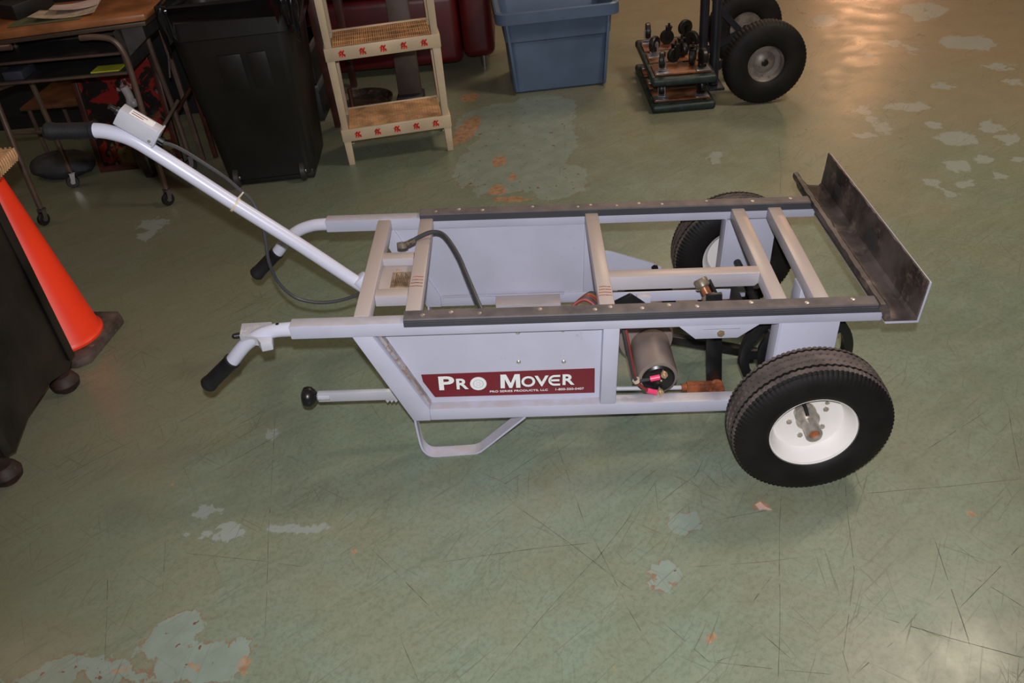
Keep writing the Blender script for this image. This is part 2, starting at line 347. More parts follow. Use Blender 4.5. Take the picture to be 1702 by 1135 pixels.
# ------------------------------------------------------------------ setting
def floor():
    import numpy as np
    def axis(lo, hi, f0, f1, step):
        a = list(np.arange(f0, f1 + step / 2, step)); g = step
        while a[0] > lo: g *= 1.35; a.insert(0, max(lo, a[0] - g))
        g = step
        while a[-1] < hi: g *= 1.35; a.append(min(hi, a[-1] + g))
        return np.array(a)
    X = axis(-9, 16, -1.3, 3.5, .013); Y = axis(-5, 22, -.85, 3.9, .013)
    gx, gy = np.meshgrid(X, Y); nx, ny = len(X), len(Y)
    co = np.stack([gx.ravel(), gy.ravel(), np.zeros(nx * ny)], 1)
    idx = np.arange(nx * ny).reshape(ny, nx)
    q = np.stack([idx[:-1, :-1].ravel(), idx[:-1, 1:].ravel(), idx[1:, 1:].ravel(), idx[1:, :-1].ravel()], 1)
    me = bpy.data.meshes.new('floor'); me.vertices.add(len(co)); me.vertices.foreach_set('co', co.ravel())
    me.loops.add(q.size); me.loops.foreach_set('vertex_index', q.ravel()); me.polygons.add(len(q)); me.polygons.foreach_set('loop_start', np.arange(0, q.size, 4)); me.update(calc_edges=True)
    for nm, lst in (('teal_wear', TEAL), ('pale_wear', PALE), ('orange_wear', ORANGE)):
        d = np.full(len(co), .2)
        for (x, y, rx, ry, a) in lst:
            dx, dy = co[:, 0] - x, co[:, 1] - y; u = dx * math.cos(a) + dy * math.sin(a); v = -dx * math.sin(a) + dy * math.cos(a)
            L = np.sqrt((u / rx) ** 2 + (v / ry) ** 2); d = np.minimum(d, (L - 1) * min(rx, ry))
        at = me.attributes.new(nm, 'FLOAT', 'POINT'); at.data.foreach_set('value', np.clip(d, -.2, .2))
    o = link('floor', me, floor_material()); o['kind'] = 'structure'
    # long scratches and hairline cracks worn through the paint
    r = random.Random(9); b = MB()
    for (x, y, hl, wd, a) in LINES:
        n = max(6, int(hl / .012)); d = Vector((math.cos(a), math.sin(a), 0)); nn = Vector((-d.y, d.x, 0)); off = 0; sl = 0; bow = r.uniform(-.02, .02); prev = None
        for i in range(n + 1):
            t = i / n * 2 - 1; sl = sl * .8 + r.uniform(-1, 1) * .0006; off += sl
            wv = .0007 * (.5 + r.random() * .9) * min(1, (1 - abs(t)) * 6 + .15); c = Vector((x, y, 0)) + d * hl * t + nn * (off + bow * hl * (1 - t * t))
            cur = (c - nn * wv, c + nn * wv)
            if prev and r.random() > .10: b._new([(prev[0].x, prev[0].y, .0003), (cur[0].x, cur[0].y, .0003), (cur[1].x, cur[1].y, .0003), (prev[1].x, prev[1].y, .0003)], [(0, 1, 2, 3)])
            prev = cur
    s = b.build('floor_scratch', mat('dirt_filled_scratch', (.115, .11, .08), .8, 0, .3, 30), o); s['kind'] = 'stuff'
floor()
wm = mat('hall_wall_paint', (.22, .17, .11), .7)
for nm, bb in (('wall_left', (-9.2, -9, -5, 22)), ('wall_right', (16, 16.2, -5, 22)), ('wall_back', (-9.2, 16.2, 22, 22.2)), ('wall_front', (-9.2, 16.2, -5.2, -5))):
    MB().box(*bb, 0, 4.2).build(nm, wm, None, None, 'structure')
# ------------------------------------------------------------------ the powered mover
T = .040; H = .488; W = .606; ZB = .157; ZI = .197; HS = .013
def cart():
    root = thing('powered_hand_truck', 'light grey steel powered hand truck lying flat with maroon lettered side panel', 'hand truck', (.6, .3, 0))
    PT, PB = M['paint'], M['paint_bar']
    B = lambda: MB(CART)
    bv = .0035
    # long top rails with bent handle tubes
    for near in (True, False):
        y0 = 0 if near else W - T; yc = y0 + T / 2
        b = B(); b.box(-.042, 1.475, y0, y0 + T, H - T, H, bv)
        b.build('top_rail', PT, root)
        h = B()
        h.tube([(-.03, yc, .467), (-.055, yc, .467), (-.088, yc, .464), (-.128, yc, .451), (-.165, yc, .427), (-.19, yc, .402), (-.212, yc, .376), (-.235, yc, .352)], lambda t: .0197 - .0012 * min(1, t / .28), 24, smooth=6)
        ht = h.build('handle_tube', M['polepaint'], root)
        g = B(); a, c = Vector((-.214, yc, .374)), Vector((-.303, yc, .290)); d = (c - a).normalized()
        g.lathe([(.019, 0), (.0225, .002), (.0225, .008), (.0208, .011), (.0212, .10), (.0225, .104), (.023, .116), (.019, .122), (.006, .124)], a, d, 28)
        g.build('grip', M['grip'], ht, 'black foam grip')
        # lower frame: slanted tube, bottom tube, upright
        b = B(); b.hexa([(.118, y0, H - T), (.168, y0, H - T), (.168, y0 + T, H - T), (.118, y0 + T, H - T),
                         (.118, y0, H - T + .002), (.168, y0, H - T + .002), (.168, y0 + T, H - T + .002), (.118, y0 + T, H - T + .002)])
        b = B(); b.prism([(.116, H - T + .001), (.168, H - T + .001), (.293, ZI), (.293, ZB), (.246, ZB)], 'xz', y0, y0 + T, .0012)
        b.build('slanted_tube', PT, root)
        b = B(); b.box(.2925, 1.30, y0, y0 + T, ZB, ZI, bv); b.build('bottom_tube', PT, root)
        b = B(); b.box(.762, .805, y0, y0 + T, ZI - .002, H - T + .002, bv); b.build('upright', PT, root)
        # panel sheet in the frame
        py = .030 if near else W - .034
        b = B(); b.prism([(.150, H - .030), (.770, H - .030), (.770, ZI - .012), (.285, ZI - .012)], 'xz', py, py + .003)
        sp = b.build('side_panel', M['panel'], root)
        for (sx, sz) in ((.542, .427), (.660, .430), (.542, .330), (.663, .326)) if near else ():
            s_ = B(); yy = py if near else py
            s_.lathe([(.0062, 0), (.0060, -.0015), (.0035, -.004), (0, -.0045)], (sx, yy, sz), (0, 1, 0), 12)
            s_.build('screw', M['zinc'], sp)
        if near:
            b = B(); b.prism([(.176, .4475), (.186, .4475), (.297, .205), (.287, .205)], 'xz', y0 + .012, y0 + .030); b.build('dirt_bead', mat('rust_stained_weld', (.36, .33, .34), .6, 0, .2, 30, (.26, .15, .09), .50, .62), root)
        # rubber strip on the rail
        b = B()
        xs0, xs1 = .252, 1.470
        b.prism([(y0 - .0025, H - .011), (y0 - .0025, H + HS - .003), (y0 + .0005, H + HS), (y0 + T - .002, H + HS), (y0 + T + .002, H + HS - .003), (y0 + T + .002, H - .004), (y0 + T - .0005, H - .004), (y0 + T - .0005, H + .0005), (y0 + .0, H + .0005), (y0, H - .011)], 'yz', xs0, xs1)
        st = b.build('rubber_strip', M['rubber_strip'], root)
        for k, rx in enumerate((.30, .372, .445, .60, .74, .78, .86, .93, 1.0, 1.14, 1.28, 1.40)):
            r_ = B(); r_.lathe([(.0065, -.001), (.0062, .0012), (.003, .0024), (0, .0026)], (rx, yc + (.006 if k % 2 else -.004), H + HS), (0, 0, 1), 10)
            r_.build('rivet', M['zinc'], st)
        if near:
            b = B(); b.box(xs0, xs1, y0 - .0045, y0 - .0024, H - .0035, H - .0005); b.box(xs0, xs1, y0 - .0045, y0 - .0024, H + .003, H + .006); b.build('strip_rib', M['rubber_strip'], st)
        # foot strap (flat bar loop)
        path = [(.2495, .1572), (.2505, .135), (.256, .07), (.262, .044), (.275, .026), (.292, .0195), (.34, .0205), (.40, .0235), (.418, .0285), (.435, .041), (.500, .104), (.555, .1575)]
        pts = catmull([Vector((x, 0, z)) for x, z in path], 4); f = B(); n = len(pts); th = .0028
        vs = []
        for i, p in enumerate(pts):
            t = (pts[min(i + 1, n - 1)] - pts[max(i - 1, 0)]).normalized(); nn = Vector((t.z, 0, -t.x))
            for sgn in (1, -1):
                for yy in (y0, y0 + .038):
                    q = p + nn * th * sgn; vs.append((q.x, yy, q.z))
        fs = []
        for i in range(n - 1):
            a = 4 * i; bq = a + 4
            fs += [(a, a + 1, bq + 1, bq), (a + 2, bq + 2, bq + 3, a + 3), (a, bq, bq + 2, a + 2), (a + 1, a + 3, bq + 3, bq + 1)]
        fs += [(0, 2, 3, 1), (4 * n - 4, 4 * n - 3, 4 * n - 1, 4 * n - 2)]
        f._new(vs, fs); f.build('foot_strap', PT, root)
        # wheel fork plate and pivot plate
        yp = y0 + (.0 if near else T)
        s_ = 1 if near else -1
        b = B(); b.prism([(1.20, H - T + .004), (1.372, H - T + .004), (1.376, .20), (1.35, .165), (1.22, .165), (1.20, .20)] if not near else [(1.215, H - T + .004), (1.370, H - T + .004), (1.375, .20), (1.35, .165), (1.225, .165), (1.215, .20)], 'xz', yp + (.0005 if near else -.0005), yp + s_ * .006, .001)
        fp = b.build('fork_plate', M['panel'], root)
        xl = 1.215 if near else 1.20
        b = B(); b.box(xl - .001, xl + .005, min(yp, yp + s_ * .055), max(yp, yp + s_ * .055), .175, H - T + .002, .001)
        b.build('fork_flange', PT, fp)
        if not near: continue
        b = B(); b.prism([(.955, H - T + .003), (1.002, .409), (1.112, .409), (1.165, H - T + .003)], 'xz', yp, yp + s_ * .005, .001)
        pp = b.build('pivot_plate', PT, root)
        b = B(); b.lathe([(.0, -.007), (.006, -.007), (.0065, -.003), (.0105, -.003), (.0105, .001)], (1.066, yp, .425), (0, s_, 0), 6); b.build('pivot_bolt', M['brass'], pp)
        b = B(); b.box(1.02, 1.115, yp - .0008 * s_ if near else yp, yp + .001, .4385, .4395); b.build('weld_seam', M['zinc'], pp)
    # near rail marks: scorched spot and a notch
    b = B(); b.lathe([(.0, 0), (.005, .0003), (.004, .0007), (0, .0008)], (-.075, .02, H - .003), (0, 0, 1), 9)
    b.build('scorch_mark', M['blacksteel'], root)
    # crossbars, as measured: (left x near, left x far, start y)
    for i, (xn, xf, z) in enumerate(((.118, .122, H), (.250, .252, H), (.756, .761, H), (1.203, 1.212, H), (1.312, 1.324, H))):
        b = B(); zz0, zz1 = z - T + .002, z - .0005
        b.hexa([(xn, T, zz0), (xn + .041, T, zz0), (xf + .041, W - T, zz0), (xf, W - T, zz0), (xn, T, zz1), (xn + .041, T, zz1), (xf + .041, W - T, zz1), (xf, W - T, zz1)], .004)
        cb = b.build('crossbar', PB, root)
        if i in (1, 2):
            for k in range(4):
                yy = (.10 + k * .014) if i == 2 else (.175 + k * .016); w_ = B()
                w_.tube([(xn + .003 + .0015 * k, yy, zz1 + .0004), (xn + .02, yy + .002, zz1 + .0008), (xn + .038, yy - .001, zz1 + .0004)], .0012, 5)
                w_.build('rust_score', M['rust'], cb)
    # deck dirt gussets: vertical drop tab under last crossbar
    b = B(); b.prism([(1.312, H - T + .004), (1.352, H - T + .004), (1.352, .33), (1.335, .31), (1.312, .31)], 'xz', .150, .212, .002); b.build('drop_tab', PT, root)
    # centre tube between third and fourth crossbar, lower longitudinal flat
    b = B(); b.prism([(.795, H - .0015), (1.214, H - .0015), (1.214, H - .028), (1.198, H - .045), (.795, H - .045)], 'xz', .190, .228, .003); b.build('centre_tube', PB, root)
    b = B(); b.box(.80, 1.165, .292, .298, .335, .368, .001); b.build('linkage_flat', PT, root)
    b = B(); b.box(.89, .93, .270, .292, .30, .365, .001); b.build('linkage_block', PT, root)
    # far side: bracket with bolt, battery tray
    b = B(); b.prism([(.800, .360), (.845, .352), (.985, .302), (1.012, .288), (1.014, .272), (1.005, .262), (.800, .262)], 'xz', W - T - .008, W - T - .002, .002)
    br = b.build('far_bracket', M['panel'], root)
    b = B(); b.lathe([(.012, 0), (.012, -.002), (.007, -.002), (.007, -.008), (0, -.008)], (.990, W - T - .008, .287), (0, 1, 0), 6); b.build('bolt', M['blacksteel'], br)
    b = B(); b.box(.475, .685, .50, .566, .160, .199, .002); b.box(.475, .685, .46, .50, .160, .166, .001); b.build('tray_shelf', PB, root)
    b = B(); b.box(.30, .70, .558, .566, .197, .202, .001); b.build('ledge', PT, root)
    # platform with foil label between first two crossbars
    for yy in (.335, .140):
        b = B(); b.box(.160, .250, yy, yy + .038, H - .040, H - .006, .003); b.build('socket_frame', PB, root)
    b = B(); b.box(.159, .251, .176, .337, H - .034, H - .029, .001); np_ = b.build('socket_plate', PB, root)
    b = B(); b.box(.192, .247, .215, .298, H - .029, H - .0278, .0003); lb = b.build('foil_label', M['label'], np_, 'scuffed foil rating label')
    for k in range(9):
        b = B(); xx = .204 + k * .0042; b.box(xx, xx + .0016, .222, .291 - (k % 3) * .008, H - .0278, H - .0275); b.build('printed_line', M['darkprint'], lb)
    for (rx, ry) in ((.205, .31), (.205, .200)):
        b = B(); b.lathe([(.004, 0), (.0035, .002), (0, .003)], (rx, ry, H - .029), (0, 0, 1), 10); b.build('rivet', M['brass'], np_)
    b = B(); b.prism([(.165, .30), (.168, .44), (.205, .44), (.235, .33), (.235, .28)], 'xz', .10, .104, .001); b.build('gusset', M['panel'], root)
    # socket collar and steering pole
    b = B(); b.lathe([(.019, 0), (.024, 0), (.024, .045), (.019, .047)], (.128, .252, .437), (-.60, 0, .80), 24); b.build('pole_collar', M['polepaint'], root)
    pole = B(); pole.tube([(.128, .25, .430), (.075, .25, .478), (-.05, .25, .592), (-.178, .25, .703), (-.30, .25, .812), (-.355, .25, .860), (-.402, .25, .898), (-.445, .25, .9175), (-.495, .25, .927), (-.60, .25, .929)], .0185, 24, smooth=8)
    po = pole.build('steering_pole', M['polepaint'], root)
    g = B(); g.lathe([(.018, 0), (.0225, .001), (.0225, .008), (.020, .011), (.0203, .095), (.0218, .100), (.0222, .116), (.018, .122), (.006, .124)], (-.490, .25, .927), (-1, 0, .008), 28)
    g.build('grip', M['grip'], po, 'black foam grip')
    # switch box on the pole
    bx = Vector((.79, 0, -.61)).normalized(); bz = Vector((.61, 0, .79)).normalized()
    o0 = Vector((-.402, .25, .905)) + bz * .016
    def P(a, c, e): return o0 + bx * a + Vector((0, 1, 0)) * c + bz * e
    b = B(); b.hexa([P(-.052, -.02, 0), P(.048, -.02, 0), P(.048, .022, 0), P(-.052, .022, 0), P(-.052, -.02, .045), P(.048, -.02, .045), P(.048, .022, .045), P(-.052, .022, .045)], .003)
    sb = b.build('switch_box', M['boxgrey'], po, 'small grey metal switch box')
    b = B(); b.hexa([P(.047, -.022, -.002), P(.052, -.022, -.002), P(.052, .024, -.002), P(.047, .024, -.002), P(.047, -.022, .047), P(.052, -.022, .047), P(.052, .024, .047), P(.047, .024, .047)], .001)
    b.build('box_lid', M['boxgrey'], po)
    b = B(); b.hexa([P(-.03, -.012, .0451), P(.03, -.012, .0451), P(.03, .014, .0451), P(-.03, .014, .0451), P(-.03, -.012, .0456), P(.03, -.012, .0456), P(.03, .014, .0456), P(-.03, .014, .0456)])
    b.build('box_sticker', M['white'], po)
    for k in range(2):
        b = B(); e = .0459; b.hexa([P(-.026, -.006 + k * .010, .0456), P(.004 + .008 * k, -.006 + k * .010, .0456), P(.004 + .008 * k, -.003 + k * .010, .0456), P(-.026, -.003 + k * .010, .0456), P(-.026, -.006 + k * .010, e), P(.004 + .008 * k, -.006 + k * .010, e), P(.004 + .008 * k, -.003 + k * .010, e), P(-.026, -.003 + k * .010, e)]); b.build('sticker_text', M['redwire'], po)
    b = B(); b.lathe([(.0045, 0), (.004, .002), (0, .003)], P(.038, -.02, .010), (0, -1, 0), 10); b.build('box_screw', M['zinc'], po)
    b = B(); b.cyl(P(.052, 0, .015), P(.066, 0, .015), .009, 10); b.build('cable_gland', M['black'], po)
    b = B(); b.lathe([(.011, 0), (.011, .008), (.007, .010), (.006, .022), (.009, .026), (.0, .030)], P(-.052, .004, .026), -bx, 16); b.build('toggle_switch', M['blacksteel'], po)
    # control cable along the pole, drooping and back up to the socket
    q = P(.066, 0, .015)
    cab = B(); cab.tube([q, P(.085, .005, .018), (-.29, .262, .860), (-.25, .268, .822), (-.205, .272, .778), (-.176, .272, .742), (-.150, .272, .708), (-.136, .262, .66), (-.132, .25, .60), (-.133, .24, .54), (-.120, .24, .475), (-.085, .24, .425), (-.03, .24, .404), (.03, .245, .402), (.085, .25, .415), (.118, .25, .43)], .0048, 10, smooth=6)
    cab.build('control_cable', M['cable'], root, 'thin black cable drooping from the pole')
    for (t0, t1) in (((-.190, .25, .712), 1),):
        b = B(); d = Vector((-.75, 0, .66)); b.lathe([(.019, -.003), (.0215, -.003), (.0215, .003), (.019, .003)], t0, d, 20, closed=True); b.cyl((-.178, .25, .730), (-.160, .245, .748), .0025, 6); b.build('zip_tie', M['zip'], root)
    # switch plate beside near left handle
    b = B(); b.prism([(-.184, .067), (-.105, .070), (-.100, .055), (-.085, -.022), (-.112, -.030), (-.128, .000), (-.176, .010)], 'xy', .434, .459, .002)
    tb = b.build('switch_plate', M['boxgrey'], root, 'bent grey steel plate with a push button by the near handle')
    b = B(); b.cyl((-.176, .030, .447), (-.192, .026, .447), .008, 12); b.ball((-.194, .0255, .447), .0075); b.build('push_button', M['blacksteel'], tb)
    # pull rod with knob, shifter lever
    b = B(); b.box(-.035, .60, .092, .108, .158, .190, .003)
    rd = b.build('shift_rod', M['boxgrey'], root, 'flat grey rod with notches')
    b = B()
    for k in range(4): b.prism([(.158 + k * .012, .158), (.170 + k * .012, .158), (.162 + k * .012, .148)], 'xz', .092, .108)
    b.build('rod_teeth', M['boxgrey'], rd)
    b = B(); b.lathe([(.011, .0), (.012, .02), (.020, .026), (.0285, .036), (.030, .046), (.0275, .056), (.018, .0615), (.0, .063)], (-.018, .1, .174), (-1, 0, 0), 28); b.build('round_knob', M['black'], rd, 'glossy black round knob')
    b = B(); b.tube([(-.036, .1, .174), (-.02, .1, .174), (.0, .1, .174)], .012, 14); b.build('knob_neck', M['boxgrey'], rd)
    b = B(); b.cyl((.60, .1, .172), (1.015, .1, .164), .0065, 12); b.build('link_rod', M['boxgrey'], root)
    b = B(); b.cyl((1.005, .1, .165), (1.030, .1, .165), .0105, 10); b.beam((1.02, .1, .165), (1.115, .1, .163), .026, .028, bev=.004); b.cyl((1.108, .082, .162), (1.108, .118, .162), .019, 16)
    b.build('rusty_clevis', M['rust'], root, 'rusty brown clevis')
    b = B(); b.beam((1.105, .118, .145), (1.068, .118, .47), .012, .043, up=(1, 0, 0), bev=.002); b.build('shift_lever', M['black'], root, 'flat black steel lever')
    # motor and gearbox
    mx, mz = .927, .236
    b = B(); b.lathe([(.0, 0), (.047, 0), (.0545, .004), (.056, .012), (.056, .175), (.050, .185), (.0, .186)], (mx, .055, mz), (0, 1, 0), 40)
    mo = b.build('motor', M['motor'], root, 'brownish grey electric motor')
    b = B(); b.lathe([(.0, -.006), (.040, -.006), (.046, -.001), (.046, .003)], (mx, .055, mz), (0, 1, 0), 32); b.build('motor_cap', M['black'], mo, 'black motor end cap')
    b = B(); b.lathe([(.05, .0), (.078, .006), (.083, .02), (.083, .12), (.07, .13), (.0, .13)], (mx - .012, .215, mz + .012), (0, 1, 0), 40); b.build('gearbox', M['motor'], root)
    b = B(); b.lathe([(.060, 0), (.088, .002), (.088, .05), (.06, .052)], (mx + .01, .36, mz + .04), (0, 1, 0), 36); b.build('drive_drum', M['blacksteel'], root)
    for (tx, tz) in ((.938, .266), (.932, .205)):
        b = B(); b.lathe([(.004, 0), (.004, -.012), (.0095, -.012), (.0095, -.019), (.004, -.019), (.004, -.028), (0, -.028)], (tx, .050, tz), (0, 1, 0), 12); b.build('terminal_post', M['brass'], mo)
        b = B(); b.cyl((tx - .012, .030, tz + (-.004 if tz > .24 else .003)), (tx - .038, .030, tz + (-.010 if tz > .24 else .011)), .0078, 12); b.build('wire_sleeve', M['pink'], mo, 'pink terminal sleeve')
    b = B(); b.ball((.934, .046, .236), .0035); b.build('end_screw', M['brass'], mo)
    b = B(); b.tube([(.901, .030, .256), (.885, .03, .253), (.866, .032, .250), (.855, .036, .262), (.845, .045, .30), (.832, .055, .36), (.822, .07, .41)], .0045, 8, smooth=5); b.build('motor_lead', M['cable'], root)
    b = B(); b.tube([(.895, .030, .216), (.880, .03, .228), (.866, .032, .244), (.858, .038, .262), (.850, .046, .30), (.838, .057, .36), (.828, .07, .41)], .0045, 8, smooth=5); b.build('motor_lead', M['redwire'], root, 'dull red motor lead')
    b = B(); b.lathe([(.006, -.004), (.0105, -.004), (.0105, .004), (.006, .004)], (.863, .034, .249), (.5, 0, -.9), 12, closed=True); b.build('zip_tie', M['zip'], root)
    # loose battery cable with clamp and the wire bundle
    b = B(); b.tube([(.232, .405, .492), (.262, .430, .498), (.300, .442, .506), (.335, .430, .500), (.375, .360, .475), (.405, .285, .440), (.440, .200, .395), (.475, .14, .34), (.50, .11, .27), (.53, .12, .20)], .0068, 10, smooth=6)
    bc = b.build('battery_cable', M['cable'], root, 'thick grey black cable with brass clamp lying over the second crossbar')
    b = B(); b.lathe([(.010, -.007), (.016, -.007), (.016, .007), (.010, .007)], (.213, .398, .490), (0, .3, 1), 14, closed=True); b.beam((.224, .402, .491), (.247, .418, .494), .016, .011, bev=.002); b.build('cable_clamp', M['olive'], bc)
    for k, mm in enumerate(('redwire', 'cable', 'redwire', 'copper', 'cable')):
        o_ = k * .010
        b = B(); b.tube([(.61 + o_, .05 + o_ * .5, .30), (.645 + o_, .085 + o_, .40 + .004 * k), (.70 + o_ * .8, .125 + o_, .448), (.735 + o_ * .6, .125 + o_, .455 - .002 * k), (.765 + o_ * .5, .10, .425), (.79, .07 + o_, .34)], .0048, 8, smooth=6)
        b.build('wire', M[mm], root)
    # damper / roller assembly seen through the deck
    b = B(); b.lathe([(.0, 0), (.017, .0), (.0195, .004), (.0195, .022), (.016, .026)], (1.040, .178, .480), (.25, -.35, -.42), 20); b.build('damper_cap', M['olive'], root)
    b = B(); b.lathe([(.018, 0), (.0205, .003), (.0205, .016), (.017, .020)], (1.060, .150, .446), (.25, -.35, -.42), 20); da = b.build('damper_cap', M['olive'], root)
    b = B(); b.cyl((1.048, .167, .468), (1.062, .147, .443), .0125, 14); b.cyl((1.068, .139, .432), (1.080, .122, .41), .0145, 14); b.build('copper_bush', M['copper'], da)
    b = B(); b.beam((1.064, .185, .470), (1.105, .128, .40), .010, .020, bev=.002); b.build('black_link', M['black'], root)
    b = B(); b.prism([(.815, .395), (.86, .42), (.905, .385), (.905, .33), (.815, .33)], 'xz', .20, .215, .003); b.build('chain_guard', M['black'], root)
    b = B(); b.box(1.13, 1.21, .21, .40, .29, .325, .006); b.build('gear_case', M['blacksteel'], root)
    b = B(); b.ball((1.155, .235, .335), .011); b.build('case_plug', M['brass'], root)
    # torque bar running back to the axle
    b = B(); b.beam((.96, .36, .165), (1.29, .34, .035 + .06), .026, .030, bev=.003); b.build('torque_bar', M['blacksteel'], root)
    # axle (level in the world) and open pulley on it
    ax, az = 1.2803, .2
    b = MB(); b.cyl((ax, -.215, az), (ax, W + .11, az), .0125, 20); b.build('axle', M['blacksteel'], root)
    pc = (1.325, .10, .205)
    pl_ = MB(); pl_.lathe([(.130, -.014), (.143, -.016), (.155, -.011), (.149, -.003), (.149, .003), (.155, .011), (.143, .016), (.130, .014)], pc, (0, 1, 0), 64, closed=True)
    for k in range(5):
        a = 2 * PI * k / 5 + .6
        pl_.beam((pc[0] + .09 * math.cos(a), .10, pc[2] + .09 * math.sin(a)), (pc[0] + .136 * math.cos(a), .10, pc[2] + .136 * math.sin(a)), .009, .030, up=(-math.sin(a), 0, math.cos(a)))
    pl_.lathe([(.0, .006), (.040, .006), (.050, .012), (.100, .012), (.106, .006), (.106, -.006), (.100, -.010), (.045, -.010), (.030, -.022), (.0, -.022)], pc, (0, 1, 0), 48)
    pl_.build('drive_pulley', M['black'], root, 'black dished drive pulley')
    # lift plate
    yn, yf = -.012, .766
    pl2 = B(); pl2.prism([(1.480, H - T - .001), (1.566, H - T - .001), (1.5685, H + .080), (1.563, H + .080), (1.561, H - T + .005), (1.480, H - T + .005)], 'xz', yn, yf, .0008)
    lp = pl2.build('lift_plate', M['paint'], root, 'angled lift plate at the end of the deck')
    rng = random.Random(3)
    b = B()
    ny = 40
    prof = [(1.456, H + .003), (1.458, H + HS + .004), (1.470, H + HS + .006), (1.484, H + .004), (1.492, H - .022), (1.520, H - .030), (1.548, H - .030), (1.556, H - .022), (1.557, H + .03), (1.5575, H + .083), (1.5627, H + .083), (1.5617, H - T + .0052), (1.478, H - T + .0052), (1.468, H - T + .03)]
    rows = []
    for j in range(ny + 1):
        yy = yn + .002 + (yf - yn - .004) * j / ny; row = []
        for k, (x, z) in enumerate(prof):
            jx = rng.uniform(-1, 1) * (.0016 if k < 10 else 0); jz = rng.uniform(-1, 1) * (.0016 if k < 10 else 0)
            row.append(b.bm.verts.new(CART @ Vector((x + jx, yy, z + jz))))
        rows.append(row)
    for j in range(ny):
        for k in range(len(prof)):
            k2 = (k + 1) % len(prof); b.bm.faces.new((rows[j][k], rows[j][k2], rows[j + 1][k2], rows[j + 1][k]))
    b.bm.faces.new(rows[0]); b.bm.faces.new(rows[-1][::-1])
    b.build('rubber_mat', M['mat_rubber'], lp, 'dirty black rubber lining')
    b = B(); b.box(1.52, 1.54, .02, .05, H - T - .006, H - T); b.build('plate_bolt', M['blacksteel'], lp)
    # black tape patches on the mat
    for (yy, z0, z1, dy) in ((.62, .49, .525, .05), (.33, .475, .525, .07)):
        b = B(); b.box(1.5555, 1.5562, yy - dy / 2, yy + dy / 2, z0, z1); b.build('tape_patch', M['cable'], lp)
    # wheels
    def wheel(yc, s, bead=.108):                                   # s = -1 near (outside toward -y)
        o = (ax, yc, az); axis = (0, s, 0)
        rm = MB(); rm.lathe([(.1085, .052), (.112, .050), (.1125, .046), (.106, .044), (.098, .030), (.092, .012), (.088, .004), (.060, .000), (.030, -.002), (.0135, -.002), (.0135, -.010), (.060, -.010), (.085, -.012), (.09, -.03), (.1, -.045), (.11, -.050)], o, axis, 64, caps=False)
        # open it: remove caps by building bead edges
        r0 = rm.build('wheel', M['rim'], root, 'white steel wheel with black pneumatic tyre')
        ty = MB(); half = [(bead, .050), (.114, .056), (.128, .062), (.150, .0640), (.170, .0615), (.182, .0560), (.1885, .0520), (.1885, .0500), (.1965, .0460), (.1985, .0345), (.1920, .0330), (.1920, .0285), (.1992, .0270), (.2, .0150), (.1925, .0135), (.1925, .0090), (.2, .0075)]
        prof2 = half + [(r, -h) for r, h in half[::-1]]
        nn = 288; L = len(half)
        def fn(k, i, r, h):
            kk = k if k < L else 2 * L - 1 - k
            if kk in (9, 10, 11, 12, 13, 14, 15, 16): h += .0015 * (1 if (i // 2) % 2 else -1)
            if kk in (7, 8): r -= .0032 if i % 3 == 0 else 0
            if kk in (5, 6): h -= (.0016 if i % 3 == 0 else 0) * (1 if h > 0 else -1)
            return r, h
        ty.lathe(prof2, o, axis, nn, fn=fn, caps=False)
        t = ty.build('tyre', M['tyre'], r0, 'black ribbed rubber tyre', sharp=25)
        t.data.materials.append(M['tread'])
        for p in t.data.polygons:
            c = p.center; rr = math.hypot(c.x - ax, c.z - az)
            if rr > .1962: p.material_index = 1
        b = MB(); b.lathe([(.030, -.002), (.0295, .004), (.0225, .006), (.0205, .008), (.0205, .055), (.0195, .057), (.0135, .057), (.0135, .042), (.0, .042)], o, axis, 32)
        b.build('hub', M['zinc'], r0, 'dull metal hub')
        b = MB(); b.lathe([(.0130, .040), (.0130, .050), (.0, .0505)], o, axis, 20); b.build('axle_end', M['rust'], r0, 'rusty axle end')
        b = MB(); b.lathe([(.027, .0), (.027, .012), (.018, .013)], (ax - .012, yc, az + .030), axis, 20); b.cyl((ax - .004, yc + s * .006, az + .050), (ax - .002, yc + s * .020, az + .050), .008, 12); b.build('grease_collar', M['zinc'], r0)
        for k in range(5):
            a = PI / 2 + .35 + 2 * PI * k / 5
            rr = .047 if k % 2 else .052
            b = MB(); b.lathe([(.0075, -.001), (.0075, .003), (.0045, .003), (.0045, .006), (0, .006)], (ax + rr * math.cos(a), yc, az + rr * math.sin(a)), axis, 6); b.build('wheel_bolt', M['zinc'], r0)
        for a in (.9, 2.5):
            b = MB(); b.lathe([(.0065, .0006), (.0065, .0016), (0, .0017)], (ax + .068 * math.cos(a), yc, az + .068 * math.sin(a)), axis, 12); b.build('bolt_hole', M['zinc'], r0)
        b = MB(); b.tube([(ax - .022, yc + s * .004, az + .066), (ax - .020, yc + s * .022, az + .062), (ax - .018, yc + s * .040, az + .050)], lambda t: .0055 - .001 * t, 10); b.build('valve_stem', M['black'], r0)
    wheel(-.171, -1); wheel(W + .068, 1)
    for yy0 in (-.115,):
        b = MB(); b.lathe([(.0125, 0), (.021, 0), (.021, .05), (.0125, .05)], (ax, yy0 - .0, az), (0, 1, 0), 20, closed=True); b.build('axle_spacer', M['zinc'], root)
    # decal with lettering
    yd = .0298
    b = B(); b.prism([(.277, .297), (.747, .300), (.749, .2145), (.308, .2165), (.280, .272)], 'xz', yd - .0006, yd + .0006); de = b.build('decal', M['maroon'], root, 'maroon decal lettered PRO MOVER')
